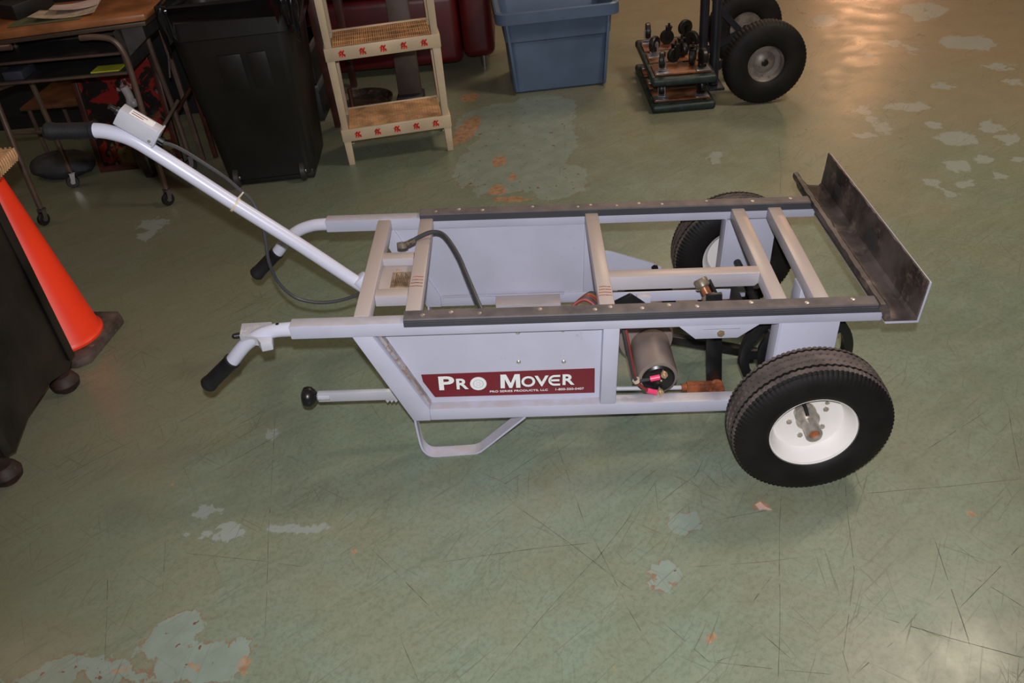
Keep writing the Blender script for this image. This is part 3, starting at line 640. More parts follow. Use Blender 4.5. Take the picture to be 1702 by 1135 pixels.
    def TM(x, z, yoff=0, rot=0.0):                    # text plane: X right, Y up, facing -y
        return CART @ Matrix.Translation((x, yd - .0008 - yoff, z)) @ Matrix.Rotation(PI / 2, 4, 'X')
    def word(ch, x, z, wd, ht, bold=.028):
        textmesh('letter', ch, M['darkprint'], de, TM(x - .0022, z - .0030), wd, ht, bold)
        textmesh('letter', ch, M['white'], de, TM(x, z, .0005), wd, ht, bold)
    def mword(x, z, wd, ht):
        P_ = [(0, 0), (.02, 1), (.30, 1), (.52, .36), (.72, 1), (.98, 1), (1.0, 0), (.78, 0), (.77, .66), (.58, 0), (.44, 0), (.23, .66), (.22, 0)]
        for (dx, dz, mm, yo) in ((-.0022, -.003, 'darkprint', 0), (0, 0, 'white', .0005)):
            b = B(); b.prism([(x + dx + a * wd, z + dz + c * ht) for a, c in P_], 'xz', yd - .0012 - yo, yd - .0008 - yo); b.build('letter', M[mm], de)
    mword(.490, .2415, .055, .0475)
    word('P', .322, .2415, .043, .0475); word('R', .370, .2425, .033, .037)
    word('O', .5475, .2435, .038, .037, .024); word('V', .584, .2440, .038, .037, .026)
    word('R', .660, .2460, .033, .037)
    # rounded E
    for (dx, dz, mm, yo) in ((-.0022, -.003, 'darkprint', 0), (0, 0, 'white', .0005)):
        b = B(); cx, cz, R, r = .6385 + dx, .2635 + dz, .0187, .0115; pts = []
        N_ = 14
        outer = [(cx + R * .92 * math.cos(a), cz + R * math.sin(a)) for a in [PI / 2 + PI * i / N_ for i in range(N_ + 1)]]
        inner = [(cx + (r) * .92 * math.cos(a), cz + r * math.sin(a)) for a in [3 * PI / 2 - PI * i / N_ for i in range(N_ + 1)]]
        poly = [(cx + .015, cz + R)] + outer + [(cx + .015, cz - R), (cx + .015, cz - r)] + inner + [(cx + .015, cz + r)]
        nP = len(poly); half_ = N_ + 2
        vs = [(a, yd - .0008 - yo, c) for a, c in poly]
        # build as quads strip outer/inner
        outer_l = [(cx + .015, cz + R)] + outer + [(cx + .015, cz - R)]; inner_l = [(cx + .015, cz + r)] + inner[::-1] + [(cx + .015, cz - r)]
        vv = [(a, yd - .0012 - yo, c) for a, c in outer_l] + [(a, yd - .0012 - yo, c) for a, c in inner_l]; q = len(outer_l)
        b._new(vv, [(i, i + 1, q + i + 1, q + i) for i in range(q - 1)])
        b.box(cx - .012, cx + .013, yd - .0012 - yo, yd - .0008 - yo, cz - .0035, cz + .0035)
        b.build('letter', M[mm], de)
    b = B(); b.lathe([(0, -.0022), (.0225, -.0022), (.0225, -.0008)], (.430, yd, .2605), (0, 1, 0), 32); dsc = b.build('wheel_emblem', M['white'], de)
    b = B(); b.lathe([(.0125, -.0026), (.0145, -.0026), (.0145, -.0022), (.0125, -.0022)], (.430, yd, .2605), (0, 1, 0), 28, closed=True); b.lathe([(.0045, -.0026), (.0058, -.0026), (.0058, -.0022), (.0045, -.0022)], (.430, yd, .2605), (0, 1, 0), 20, closed=True)
    for k in range(6):
        a = k * PI / 3; b.box(.430 + .009 * math.cos(a) - .0010, .430 + .009 * math.cos(a) + .0010, yd - .0026, yd - .0022, .2605 + .009 * math.sin(a) - .001, .2605 + .009 * math.sin(a) + .001)
    b.build('emblem_ring', M['boxgrey'], de)
    textmesh('lettering', 'PRO SERIES PRODUCTS, LLC', M['white'], de, TM(.460, .2262, .0003), .160, .0078, .012)
    textmesh('lettering', '1-800-350-0407', M['white'], de, TM(.641, .2275, .0003), .078, .0075, .012)
    return root
cart()
# ------------------------------------------------------------------ background things
M['wood_black'] = mat('black_stained_wood', (.012, .009, .008), .42, 0, .5, 6, (.055, .035, .022), .68, .76, .25, 40)
M['orange'] = mat('safety_orange_plastic', (.95, .045, .010), .42, 0, .05, 5)
M['conebase'] = mat('scuffed_brown_black_rubber', (.085, .060, .052), .6, 0, .4, 12, (.16, .13, .12), .58, .74, .3, 60)
M['oak'] = mat('orange_brown_desk_top', (.30, .115, .045), .35, 0, .25, 7)
M['edgedark'] = mat('desk_edge_band', (.075, .045, .03), .45)
M['deskmetal'] = mat('brown_desk_frame_paint', (.13, .085, .065), .4, .2, .15, 12)
M['deskbox'] = mat('dark_grey_book_box', (.055, .05, .047), .45, .2, .2, 10)
M['chrome'] = mat('chrome', (.30, .28, .27), .3, .9, .1)
M['paper'] = mat('paper', (.52, .42, .34), .6, 0, .15, 30, (.30, .22, .15), .6, .7)
M['papergreen'] = mat('olive_folder', (.13, .14, .07), .6)
M['yellow'] = mat('yellow_paper', (.62, .58, .05), .55)
M['bin'] = mat('black_bin_plastic', (.0105, .0092, .0085), .46, 0, .25, 4, bmp=.05, bscale=200)
M['bag'] = mat('glossy_black_bin_bag', (.006, .006, .007), .16, 0, .2)
M['cream'] = mat('cream_shelf_plastic', (.56, .44, .30), .42, 0, .08, 5, (.42, .30, .18), .62, .75)
M['wicker'] = mat('tan_wicker', (.50, .27, .12), .5, 0, .22, 14, (.26, .13, .055), .6, .75, .2, 80)
M['redprint'] = mat('red_stamped_print', (.62, .025, .012), .5, 0, .25, 60)
M['redvinyl'] = mat('deep_red_vinyl', (.085, .004, .006), .42, 0, .2, 4)
M['blue'] = mat('blue_grey_tote_plastic', (.085, .130, .215), .38, 0, .08, 6, bmp=.06, bscale=150)
M['greenblack'] = mat('dark_green_rail_carpet', (.010, .026, .024), .5, 0, .4, 25)
M['dollywood'] = mat('orange_brown_plank', (.19, .065, .024), .5, 0, .4, 14, (.08, .03, .015), .55, .7)
M['casterwheel'] = mat('black_caster_rubber', (.009, .009, .009), .4)
M['silverfork'] = mat('bright_zinc_fork', (.36, .34, .35), .3, .5, .2, 20)
M['truckpaint'] = mat('blue_black_truck_frame', (.016, .017, .024), .38, 0, .2)
M['greyrim'] = mat('dirty_silver_rim', (.23, .20, .18), .45, .3, .25, 14, (.13, .07, .04), .58, .7)
M['mahog'] = mat('dark_red_brown_wood', (.055, .016, .010), .4, 0, .3, 10)
M['greybrown'] = mat('grey_brown_board', (.085, .060, .05), .5, 0, .25, 5)
M['boxdark'] = mat('near_black_crate', (.012, .012, .014), .5)
M['bandgrey'] = mat('dull_grey_band', (.06, .06, .065), .5)

def caster(parent, x, y, z0, r=.030, wd=.020, ang=0.0, up=1, fork='chrome', wheelm='casterwheel', top=None):
    """a swivel caster: z0 is the level the wheel touches"""
    R = Matrix.Translation((x, y, z0)) @ Matrix.Rotation(ang, 4, 'Z') @ Matrix.Diagonal((1, 1, up, 1))
    top = top or r * 2 + .022
    b = MB(R); b.lathe([(r * .35, -wd / 2), (r * .9, -wd / 2), (r, -wd * .3), (r, wd * .3), (r * .9, wd / 2), (r * .35, wd / 2)], (0, 0, r), (0, 1, 0), 24, closed=True)
    wl = b.build('caster_wheel', M[wheelm], parent)
    b = MB(R); b.lathe([(0, -wd / 2 - .001), (r * .36, -wd / 2 - .001), (r * .36, wd / 2 + .001), (0, wd / 2 + .001)], (0, 0, r), (0, 1, 0), 12)
    for s in (-1, 1):
        yy = s * (wd / 2 + .004)
        b.prism([(-.008, r - .008), (.008, r - .008), (.015 + .008, top - .006), (-.002, top - .006)], 'xz', yy - .0015, yy + .0015)
    b.box(-.004, .026, -wd / 2 - .0055, wd / 2 + .0055, top - .008, top - .004)
    b.cyl((.011, 0, top - .006), (.011, 0, top + .012), .006, 10)
    b.build('caster_fork', M[fork], wl)
    return wl

# --- black wooden cabinet, nearest on the left
def cabinet():
    t = thing('wooden_cabinet', 'black stained wooden cabinet with worn edges and bun feet at left edge', 'cabinet', (-1.18, .25, 0))
    W_ = M['wood_black']; x1, x0 = -.935, -1.45; y0, y1 = .01, .50
    b = MB(); b.prism([(y0, .11), (y0 + .05, .085), (y0 + .09, .10), (y0 + .16, .125), (y1 - .16, .125), (y1 - .09, .10), (y1 - .05, .085), (y1, .11), (y1, .70), (y0, .70)], 'yz', x1 - .018, x1, .002); b.build('side_board', W_, t)
    b = MB(); b.prism([(y0, .11), (y1, .11), (y1, .70), (y0, .70)], 'yz', x0, x0 + .018, .002); b.build('side_board', W_, t)
    b = MB(); b.box(x0 + .018, x1 - .018, y1 - .02, y1 - .002, .12, .70); b.build('back_board', W_, t)
    b = MB(); b.box(x0 + .018, x1 - .018, y0 + .01, y1 - .02, .12, .14); b.build('bottom_board', W_, t)
    b = MB(); b.box(x0 - .02, x1 + .012, y0 - .02, y1 + .012, .70, .724, .005); b.build('top_board', W_, t)
    for s in (0, 1):
        yy = y0 + .006 if s == 0 else y1 - .030
        b = MB(); b.prism([(yy - .006 + (0 if s else 0), .11), (yy + .030, .11), (yy + .030, .70), (yy - .006, .70)], 'yz', x1, x1 + .007, .0025); b.build('corner_strip', W_, t)
    for k in range(3):
        b = MB(); z = .15 + k * .18; b.box(x0 + .03, x1 - .03, y0 - .012, y0 + .008, z, z + .165, .004); d = b.build('drawer', W_, t)
        b = MB(); b.ball((-1.19, y0 - .022, z + .082), .013); b.build('knob', M['blacksteel'], d)
    for (fx, fy) in ((x1 - .045, y0 + .025), (x1 - .045, y1 - .040), (x0 + .05, y0 + .025), (x0 + .05, y1 - .04)):
        b = MB(); b.lathe([(.0, 0), (.030, 0), (.044, .014), (.048, .032), (.040, .050), (.028, .060), (.030, .075), (.036, .125)], (fx, fy, 0), (0, 0, 1), 28); b.build('bun_foot', mat('worn_foot_wood', (.030, .013, .011), .62, 0, .4, 20, (.10, .05, .04), .6, .75), t)
cabinet()
def tray():
    t = thing('wicker_tray', 'small tan wicker tray overhanging the top of the black cabinet', 'tray', (-1.08, .62, .7245))
    cx, cy = -1.105, .50; an = .05
    R = Matrix.Translation((cx, cy, .7245)) @ Matrix.Rotation(an, 4, 'Z')
    b = MB(R); b.box(-.165, .165, -.16, .16, .0, .006, .002); b.build('tray_base', M['wicker'], t)
    b = MB(R)
    for k in range(4):
        z = .010 + k * .0085; e = .165 + k * .003; f = .16 + k * .003
        b.tube([(-e, -f, z), (e, -f, z), (e, f, z), (-e, f, z), (-e, -f, z)], .0055, 8)
    b.build('woven_rim', M['wicker'], t)
    b = MB(R)
    for k in range(24):
        for s in (-1, 1):
            x = -.16 + k * .014; b.tube([(x, s * .172, .003), (x + .003, s * .180, .02), (x + .006, s * .176, .042)], .004, 5)
            b.tube([(s * .178, x, .003), (s * .184, x + .003, .02), (s * .181, x + .006, .042)], .004, 5)
    o = b.build('weave', M['wicker'], t); o['kind'] = 'stuff'
tray()
# --- traffic cone
def cone():
    t = thing('traffic_cone', 'bright orange traffic cone on scuffed dark rubber base behind the black cabinet', 'traffic cone', (-1.095, .735, 0))
    R = Matrix.Translation((-1.090, .738, 0)) @ Matrix.Rotation(math.radians(-7), 4, 'Z')
    b = MB(R); b.prism([(-.155, -.12), (-.12, -.155), (.12, -.155), (.155, -.12), (.155, .12), (.12, .155), (-.12, .155), (-.155, .12)], 'xy', 0, .032, .006); b.build('base', M['conebase'], t)
    b = MB(R); b.lathe([(.128, .030), (.128, .040), (.118, .052), (.032, .690), (.028, .705), (.023, .705), (.023, .69), (.110, .05)], (0, 0, 0), (0, 0, 1), 56, closed=True); b.build('cone_body', M['orange'], t)
cone()
# --- school desk with papers
def desk():
    t = thing('school_desk', 'brown-topped metal school desk on casters with open book box', 'desk', (-1.33, 1.95, 0))
    DM = M['deskmetal']
    b = MB(); b.hexa([(-1.78, 1.775, .800), (-.925, 1.90, .805), (-.915, 2.26, .805), (-1.78, 2.26, .800), (-1.78, 1.775, .832), (-.925, 1.90, .832), (-.915, 2.26, .832), (-1.78, 2.26, .832)], .006); b.build('desk_top', M['oak'], t)
    b = MB(); b.hexa([(-1.77, 1.785, .782), (-.935, 1.91, .782), (-.925, 2.25, .782), (-1.77, 2.25, .782), (-1.77, 1.785, .7995), (-.935, 1.91, .7995), (-.925, 2.25, .7995), (-1.77, 2.25, .7995)], .002); b.build('top_edge_band', M['edgedark'], t)
    bx = M['deskbox']
    b = MB(); b.box(-1.66, -1.06, 1.86, 2.14, .612, .618); b.build('box_floor', bx, t)
    b = MB(); b.box(-1.66, -1.06, 1.86, 2.14, .695, .700); b.build('box_shelf', bx, t)
    b = MB(); b.box(-1.66, -1.06, 2.135, 2.14, .612, .780); b.build('box_back', bx, t)
    for x in (-1.665, -1.06):
        b = MB(); b.prism([(1.86, .610), (2.14, .610), (2.14, .782), (1.86, .782)], 'yz', x, x + .005); b.build('box_side', bx, t)
    for z in (.610, .694):
        b = MB(); b.tube([(-1.66, 1.857, z), (-1.06, 1.857, z)], .006, 8); b.build('shelf_lip', DM, t)
    b = MB(); b.hexa([(-1.055, 1.93, .66), (-.97, 1.95, .72), (-.96, 2.2, .72), (-1.055, 2.2, .66), (-1.055, 1.93, .782), (-.97, 1.95, .782), (-.96, 2.2, .782), (-1.055, 2.2, .782)]); b.build('side_bracket', bx, t)
    legs = [((-1.605, 1.722), (-1.63, 1.80), -1), ((-1.055, 1.822), (-1.035, 1.84), 1)]
    for (a, c, s) in legs:
        b = MB(); b.tube([(a[0], a[1], .085), (a[0] + .3 * (c[0] - a[0]), a[1] + .3 * (c[1] - a[1]), .30), (c[0], c[1], .60), (c[0] - s * .002, c[1], .70), (c[0] - s * .03, c[1], .755), (c[0] - s * .09, c[1], .773), (c[0] - s * .16, c[1], .775)], .0125, 14, smooth=5); lg = b.build('leg', DM, t)
        caster(t, a[0] - .008, a[1], 0, .030, .020, 1.2 if s < 0 else .9)
    for (a, c, s) in (((-1.632, 2.118), (-1.62, 2.09), -1), ((-1.06, 2.20), (-1.05, 2.15), 1)):
        b = MB(); b.tube([(a[0], a[1], .085), (a[0], a[1], .30), (c[0], c[1], .60), (c[0], c[1], .775)], .0125, 14, smooth=4); b.build('leg', DM, t)
        caster(t, a[0] - .008, a[1], 0, .030, .020, .5)
    b = MB(); b.tube([(-1.635, 1.80, .60), (-1.61, 2.09, .56)], .008, 8); b.tube([(-1.61, 2.09, .30), (-1.62, 1.78, .42)], .008, 8); b.build('side_brace', DM, t)
    b = MB(); b.tube([(-1.045, 1.86, .30), (-.95, 2.02, .42)], .008, 8); b.build('side_brace', DM, t)
desk()
rng = random.Random(11)
def sheet(name, label, m, cx, cy, z, w_, d_, a, grp=None, lift=.0):
    b = MB(Matrix.Translation((cx, cy, z)) @ Matrix.Rotation(a, 4, 'Z')); n = 8; vs = []
    for j in range(n + 1):
        for i in range(n + 1):
            u, v = i / n - .5, j / n - .5; vs.append((u * w_, v * d_, .001 + lift * (u * u * 2 + v * u)))
    b._new(vs, [(j * (n + 1) + i, j * (n + 1) + i + 1, (j + 1) * (n + 1) + i + 1, (j + 1) * (n + 1) + i) for j in range(n) for i in range(n)])
    bmesh.ops.solidify(b.bm, geom=b.bm.faces[:], thickness=.0012)
    tag(b.build(name, m), label, 'paper', grp)
sheet('folder', 'dark olive folder under the papers on the desk top', M['papergreen'], -1.36, 1.99, .833, .30, .20, .10)
sheet('magazine', 'cream curled magazine lying open on the desk top', M['paper'], -1.30, 2.02, .836, .27, .17, .16, None, .03)
sheet('paper_sheet', 'pinkish white sheet topmost on the desk papers', mat('pink_white_paper', (.60, .48, .46), .6), -1.28, 2.08, .848, .20, .13, .28, None, .02)
b = MB(); b.box(-1.22, -1.095, 1.868, 1.95, .619, .624); tag(b.build('notepad', M['yellow']), 'bright yellow notepad in the lower shelf of the desk', 'notepad')
b = MB(); b.box(-1.60, -1.515, 1.87, 1.99, .619, .655, .002); tag(b.build('book', mat('grey_blue_cover', (.055, .06, .08), .5)), 'grey-blue book at left in the lower shelf of the desk', 'book')
b = MB(); b.hexa([(-1.62, 2.05, .833), (-1.50, 1.98, .833), (-1.42, 2.18, .833), (-1.56, 2.23, .833), (-1.62, 2.05, .895), (-1.50, 1.98, .895), (-1.42, 2.18, .895), (-1.56, 2.23, .895)], .006); tag(b.build('storage_box', M['boxdark']), 'dark box at the back of the desk top', 'box')
# --- wooden seat / second chair below the desk
def chair_under():
    t = thing('school_chair', 'brown wooden-seated school chair with tube legs behind the desk', 'chair', (-1.62, 2.52, 0))
    b = MB(); b.box(-1.93, -1.53, 2.42, 2.80, .300, .318, .006); b.build('seat', mat('chair_seat_wood', (.12, .05, .022), .4, 0, .3), t)
    for (x, y) in ((-1.90, 2.45), (-1.56, 2.45), (-1.56, 2.77), (-1.90, 2.77)):
        b = MB(); b.tube([(x, y, 0), (x, y, .30)], .011, 10); b.build('leg', M['deskmetal'], t)
    b = MB(); b.tube([(-1.90, 2.79, .30), (-1.90, 2.86, .66)], .011, 10); b.tube([(-1.56, 2.79, .30), (-1.56, 2.86, .66)], .011, 10); b.box(-1.93, -1.53, 2.84, 2.86, .50, .66, .006); b.build('backrest', M['deskmetal'], t)
chair_under()
# --- framed picture leaning behind the desk
def picture():
    t = thing('framed_picture', 'dark red wooden frame with red black and gold picture leaning behind the desk', 'picture', (-1.36, 2.30, 0))
    th = math.radians(-8); R = Matrix.Translation((-1.355, 2.29, 0)) @ Matrix.Rotation(.05, 4, 'Z') @ Matrix.Rotation(th, 4, 'X')
    for (a, c, e, f) in ((-.215, .215, .0, .028), (-.215, .215, .53, .558)):
        b = MB(R); b.box(a, c, -.012, .012, e, f, .003); b.build('frame_rail', M['mahog'], t)
    for a in (-.215, .187):
        b = MB(R); b.box(a, a + .028, -.012, .012, .028, .53, .003); b.build('frame_stile', M['mahog'], t)
    m, nt, bs = newmat('red_gold_picture'); tc = nd(nt, 'ShaderNodeTexCoord').outputs['Object']
    n = noise(nt, tc, 9, 5, .6, 1.2).outputs[0]; n2 = noise(nt, tc, 14, 4, .6, .8).outputs[0]
    sz = nd(nt, 'ShaderNodeSeparateXYZ', i_0=tc).outputs[2]
    c = mix(nt, ramp(nt, n, .50, .56), (.008, .006, .006), (.20, .012, .008))
    c = mix(nt, mth(nt, 'MULTIPLY', ramp(nt, n2, .50, .58), ramp(nt, sz, .30, .18)), c, (.13, .09, .035))
    c = mix(nt, mth(nt, 'MULTIPLY', ramp(nt, n2, .40, .36), ramp(nt, sz, .33, .40)), c, (.30, .25, .25))
    nt.links.new(c, bs.inputs['Base Color']); bs.inputs['Roughness'].default_value = .35
    b = MB(R); b.box(-.187, .187, .002, .006, .028, .53); b.build('canvas', m, t)
picture()
def sculpt():
    t = thing('ornate_jug', 'small dark and silver ornate jug standing under the desk near the picture', 'jug', (-1.24, 2.19, 0))
    b = MB(); b.lathe([(0, 0), (.035, 0), (.045, .05), (.055, .12), (.045, .22), (.026, .30), (.030, .33), (.026, .335), (.0, .32)], (-1.27, 2.19, 0), (0, 0, 1), 28); b.build('body', mat('red_gold_glaze', (.05, .035, .018), .3, 0, .5, 14, (.10, .012, .008), .6, .66), t)
    b = MB(); b.tube([(-1.27, 2.19, .33), (-1.245, 2.19, .39), (-1.255, 2.19, .45)], .020, 12, smooth=4); b.ball((-1.235, 2.19, .37), .022); b.build('white_lid', mat('dull_white_glaze', (.40, .36, .37), .3), t)
    b = MB(); b.ball((-1.300, 2.16, .335), .02, (1.2, .8, 1)); b.build('silver_spout', M['chrome'], t)
sculpt()
# --- brown tube-leg stool right of the picture
def stand():
    t = thing('metal_stand', 'tall brown metal stand with diagonal brace between desk and black bin', 'stand', (-1.02, 2.35, 0))
    for (x, y) in ((-1.045, 2.32), (-.985, 2.34), (-.985, 2.62), (-1.06, 2.62)):
        b = MB(); b.box(x - .011, x + .011, y - .011, y + .011, 0, .78, .002); b.build('leg', M['deskmetal'] if y < 2.33 else M['mahog'], t)
    b = MB(); b.tube([(-1.10, 2.30, .26), (-.99, 2.31, .38)], .010, 10); b.build('brace', M['mahog'], t)
    b = MB(); b.tube([(-1.07, 2.30, .44), (-1.00, 2.30, .72)], .005, 8); b.build('thin_rod', M['deskmetal'], t)
    b = MB(); b.box(-1.075, -.965, 2.31, 2.64, .78, .80, .003); b.build('top', M['mahog'], t)
    b = MB(); b.hexa([(-.975, 2.315, .545), (-.945, 2.315, .545), (-.94, 2.62, .545), (-.975, 2.62, .545), (-.972, 2.315, .66), (-.955, 2.315, .66), (-.955, 2.62, .66), (-.972, 2.62, .66)], .002); b.build('side_panel', mat('pinkish_brown_board', (.26, .16, .13), .5), t)
stand()
def shade_block():  # unseen block added to darken the space behind the desk
    t = thing('added_shade_block', 'tall near-black block added behind the desk and framed picture to darken the background', 'shade_block', (-2.1, 3.2, 0))
    b = MB(); b.box(-3.3, -.98, 3.02, 3.45, .0, 1.7, .006); b.build('block_body', M['boxdark'], t)
    for k in range(4):
        b = MB(); x = -3.29 + k * .578; b.box(x, x + .57, 3.0, 3.019, .08, 1.66, .004); d = b.build('block_panel', M['boxdark'], t)
        b = MB(); b.cyl((x + .53, 2.985, .8), (x + .53, 2.985, .95), .006, 8); b.build('block_handle', M['blacksteel'], d)
shade_block()
b = MB(); b.box(-1.50, -1.40, 2.62, 2.66, 0, .75, .002); tag(b.build('board', mat('grey_green_board', (.05, .052, .038), .5, 0, .3)), 'grey-green upright board behind the framed picture at left', 'board')
b = MB(); b.box(-1.12, -1.08, 2.72, 2.76, 0, .75, .002); tag(b.build('board', mat('grey_green_plank', (.05, .052, .042), .5, 0, .3)), 'narrow grey-green upright plank behind the brown metal stand', 'board')
def ring_sack():
    b = MB(); b.ball((-1.76, 2.30, .05), .15, (1.1, .72, .45), 24)
    for v in b.bm.verts:
        v.co += Vector((rng.uniform(-1, 1), rng.uniform(-1, 1), rng.uniform(-1, 1))) * .006; v.co.z = max(v.co.z, .001)
    tag(b.build('cloth_bundle', mat('dark_grey_cloth', (.035, .035, .042), .7, 0, .3)), 'dark grey cloth bundle on the floor behind the desk', 'bundle')
ring_sack()

# --- black wheeled bin
def bin_():
    t = thing('trash_can', 'tall black plastic wheeled trash can with bin bag over its rim', 'trash can', (-.61, 2.14, 0))
    yaw = .06; R = Matrix.Translation((-.612, 2.150, 0)) @ Matrix.Rotation(yaw, 4, 'Z')
    def ring(hw, hd, z, r, n=6):
        pts = []
        for (sx, sy, a0) in ((1, 1, 0), (-1, 1, PI / 2), (-1, -1, PI), (1, -1, 3 * PI / 2)):
            for k in range(n + 1):
                a = a0 + PI / 2 * k / n; pts.append((sx * (hw - r) + r * math.cos(a), sy * (hd - r) + r * math.sin(a), z))
        return pts
    def loft(rings, m, name, par, label=None):
        b = MB(R); rr = [[b.bm.verts.new(R @ Vector(p)) for p in q] for q in rings]; n = len(rr[0])
        for a, c in zip(rr[:-1], rr[1:]):
            for i in range(n): b.bm.faces.new((a[i], a[(i + 1) % n], c[(i + 1) % n], c[i]))
        b.bm.faces.new(rr[0][::-1])
        return b.build(name, m, par, label)
    loft([ring(.200, .175, .022, .05), ring(.212, .187, .035, .05), ring(.235, .205, .36, .06), ring(.238, .208, .365, .06), ring(.262, .235, .70, .07), ring(.270, .243, .705, .07), ring(.272, .244, .80, .07), ring(.278, .25, .805, .07), ring(.278, .25, .835, .07), ring(.266, .238, .84, .07), ring(.258, .23, .80, .07), ring(.2, .18, .10, .05)], M['bin'], 'bin_body', t)
    for (x0, x1) in ((-.085, .02), (.045, .13)):
        b = MB(R); b.hexa([(x0 - (.0), -.219, .47), (x1, -.219, .47), (x1, -.205, .47), (x0, -.205, .47), (x0, -.238, .63), (x1, -.238, .63), (x1, -.225, .63), (x0, -.225, .63)], .003); b.build('moulded_pad', M['bin'], t)
    b = MB(R); b.box(-.200, .200, -.180, -.10, .004, .05, .006); b.build('axle_skirt', M['bin'], t)
    for x in (-.165, .150):
        b = MB(R); b.lathe([(.010, -.012), (.040, -.014), (.046, -.010), (.046, .010), (.040, .014), (.010, .012)], (x, -.180, .046), (1, .1, 0), 28, closed=True); wl = b.build('wheel', mat('scuffed_bin_wheel', (.03, .028, .027), .5), t)
        b = MB(R); b.lathe([(0, -.016), (.012, -.016), (.012, .016), (0, .016)], (x, -.180, .046), (1, .1, 0), 12); b.build('wheel_hub', M['zinc'], wl)
    # bag: crumpled collar folded over the rim
    b = MB(); n = 88; r2 = random.Random(5); prof = [(.256, .78), (.264, .842), (.272, .853), (.284, .850), (.290, .83), (.288, .79), (.285, .74), (.283, .71)]
    rings = []
    jit = [r2.uniform(-1, 1) for _ in range(n)]
    for k, (e, z) in enumerate(prof):
        q = ring(e, e - .028, z, .07, 21); row = []
        for i, p in enumerate(q):
            j = jit[i % n] * .006 + r2.uniform(-1, 1) * .005 * (k > 1)
            c = Vector((p[0], p[1], 0)).normalized() * j
            dz = r2.uniform(-.008, .008) + (jit[(i * 3) % n] * .03 if k >= 6 else 0)
            if k >= 4: dz += .05 * math.sin(i * .21) * (k - 3) / 4
            row.append(b.bm.verts.new(R @ Vector((p[0] + c.x, p[1] + c.y, z + dz))))
        rings.append(row)
    n = len(rings[0])
    for a, c in zip(rings[:-1], rings[1:]):
        for i in range(n): b.bm.faces.new((a[i], a[(i + 1) % n], c[(i + 1) % n], c[i]))
    b.build('bin_bag', M['bag'], t, 'glossy black bin bag folded over the rim', sharp=60)
bin_()
# --- cream plastic shelf with wicker mats
def shelf():
    t = thing('plastic_shelf_unit', 'cream plastic shelf unit with wicker mats and red stamped rails', 'shelf', (0, 2.26, 0))
    R = Matrix.Translation((.004, 2.128, 0)) @ Matrix.Rotation(math.radians(8.6), 4, 'Z')
    CR = M['cream']; hw = .262; dp = .30
    for lv, (za, zb) in enumerate(((.0, .128), (.180, .510), (.565, .915))):
        for (sx, sy) in ((-1, 0), (1, 0), (-1, 1), (1, 1)):
            e = .0185 if lv == 0 else .0195
            x = sx * (hw - e); y = e if sy == 0 else dp - e
            b = MB(R); dx = .004
            b.hexa([(x - e + dx, y - e + dx, za), (x + e - dx, y - e + dx, za), (x + e - dx, y + e - dx, za), (x - e + dx, y + e - dx, za), (x - e, y - e, zb + .01), (x + e, y - e, zb + .01), (x + e, y + e, zb + .01), (x - e, y + e, zb + .01)], .003); b.build('post', CR, t)
    for lv, z in enumerate((.123, .508, .910)):
        b = MB(R)
        h = .060
        b.box(-hw - .003, hw + .003, -.004, .012, z, z + h, .004); b.build('front_rail', CR, t)
        b = MB(R); b.box(-hw - .003, hw + .003, dp - .012, dp + .004, z, z + h, .004); b.build('back_rail', CR, t)
        for s in (-1, 1):
            b = MB(R); xx = s * (hw - .005); b.box(xx - .008, xx + .008, .010, dp - .010, z, z + h, .003); b.build('side_rail', CR, t)
        for k in range(22):
            b = MB(R); x = -.235 + k * .0224; b.box(x - .005, x + .005, .012, dp - .012, z + .020, z + .028); b.build('deck_slat', CR, t)
        b = MB(R)
        if lv != 0:
            for k in range(46):
                x = -.222 + k * .00985; b.tube([(x, .014, z + .052), (x + rng.uniform(-.001, .001), dp / 2, z + .055), (x, dp - .014, z + .052)], .0046, 6)
            for k in range(5): y = .03 + k * .06; b.tube([(-.224, y, z + .058), (.224, y, z + .058)], .0018, 5)
        else:
            for k in range(34): x = -.222 + k * .0134; b.tube([(x, .014, z + .050 + .002 * (k % 2)), (x, dp - .014, z + .052)], .0042, 6)
            for k in range(17): y = .018 + k * .0165; b.tube([(-.224, y, z + .054), (0, y + .002, z + .0545), (.224, y, z + .054)], .0036, 6)
        b.box(-.225, .225, .013, dp - .013, z + .040, z + .047)
        mt = b.build('wicker_mat', M['wicker'], t, 'tan woven wicker mat'); mt['kind'] = 'stuff'
        for k in range(5):
            cx = -.186 + k * .094; cz = z + h / 2; b = MB(R); f0, f1 = -.0050, -.0041
            for (p, q, w_) in (((-.012, -.014), (-.006, .012), .0045), ((-.016, .004), (-.002, .008), .004), ((-.013, -.004), (-.004, -.002), .004), ((-.001, -.015), (.002, .012), .005), ((.001, .0), (.011, .015), .0045), ((.002, .001), (.013, -.014), .005), ((-.010, .010), (.000, .014), .004), ((.006, -.006), (.014, -.004), .004)):
                d = Vector((q[0] - p[0], q[1] - p[1])); nn = Vector((-d.y, d.x)).normalized() * w_ * .72
                b.hexa([(cx + p[0] - nn.x, f0, cz + p[1] - nn.y), (cx + q[0] - nn.x, f0, cz + q[1] - nn.y), (cx + q[0] - nn.x, f1, cz + q[1] - nn.y), (cx + p[0] - nn.x, f1, cz + p[1] - nn.y),
                        (cx + p[0] + nn.x, f0, cz + p[1] + nn.y), (cx + q[0] + nn.x, f0, cz + q[1] + nn.y), (cx + q[0] + nn.x, f1, cz + q[1] + nn.y), (cx + p[0] + nn.x, f1, cz + p[1] + nn.y)])
            b.build('red_stamp', M['redprint'], t)
shelf()
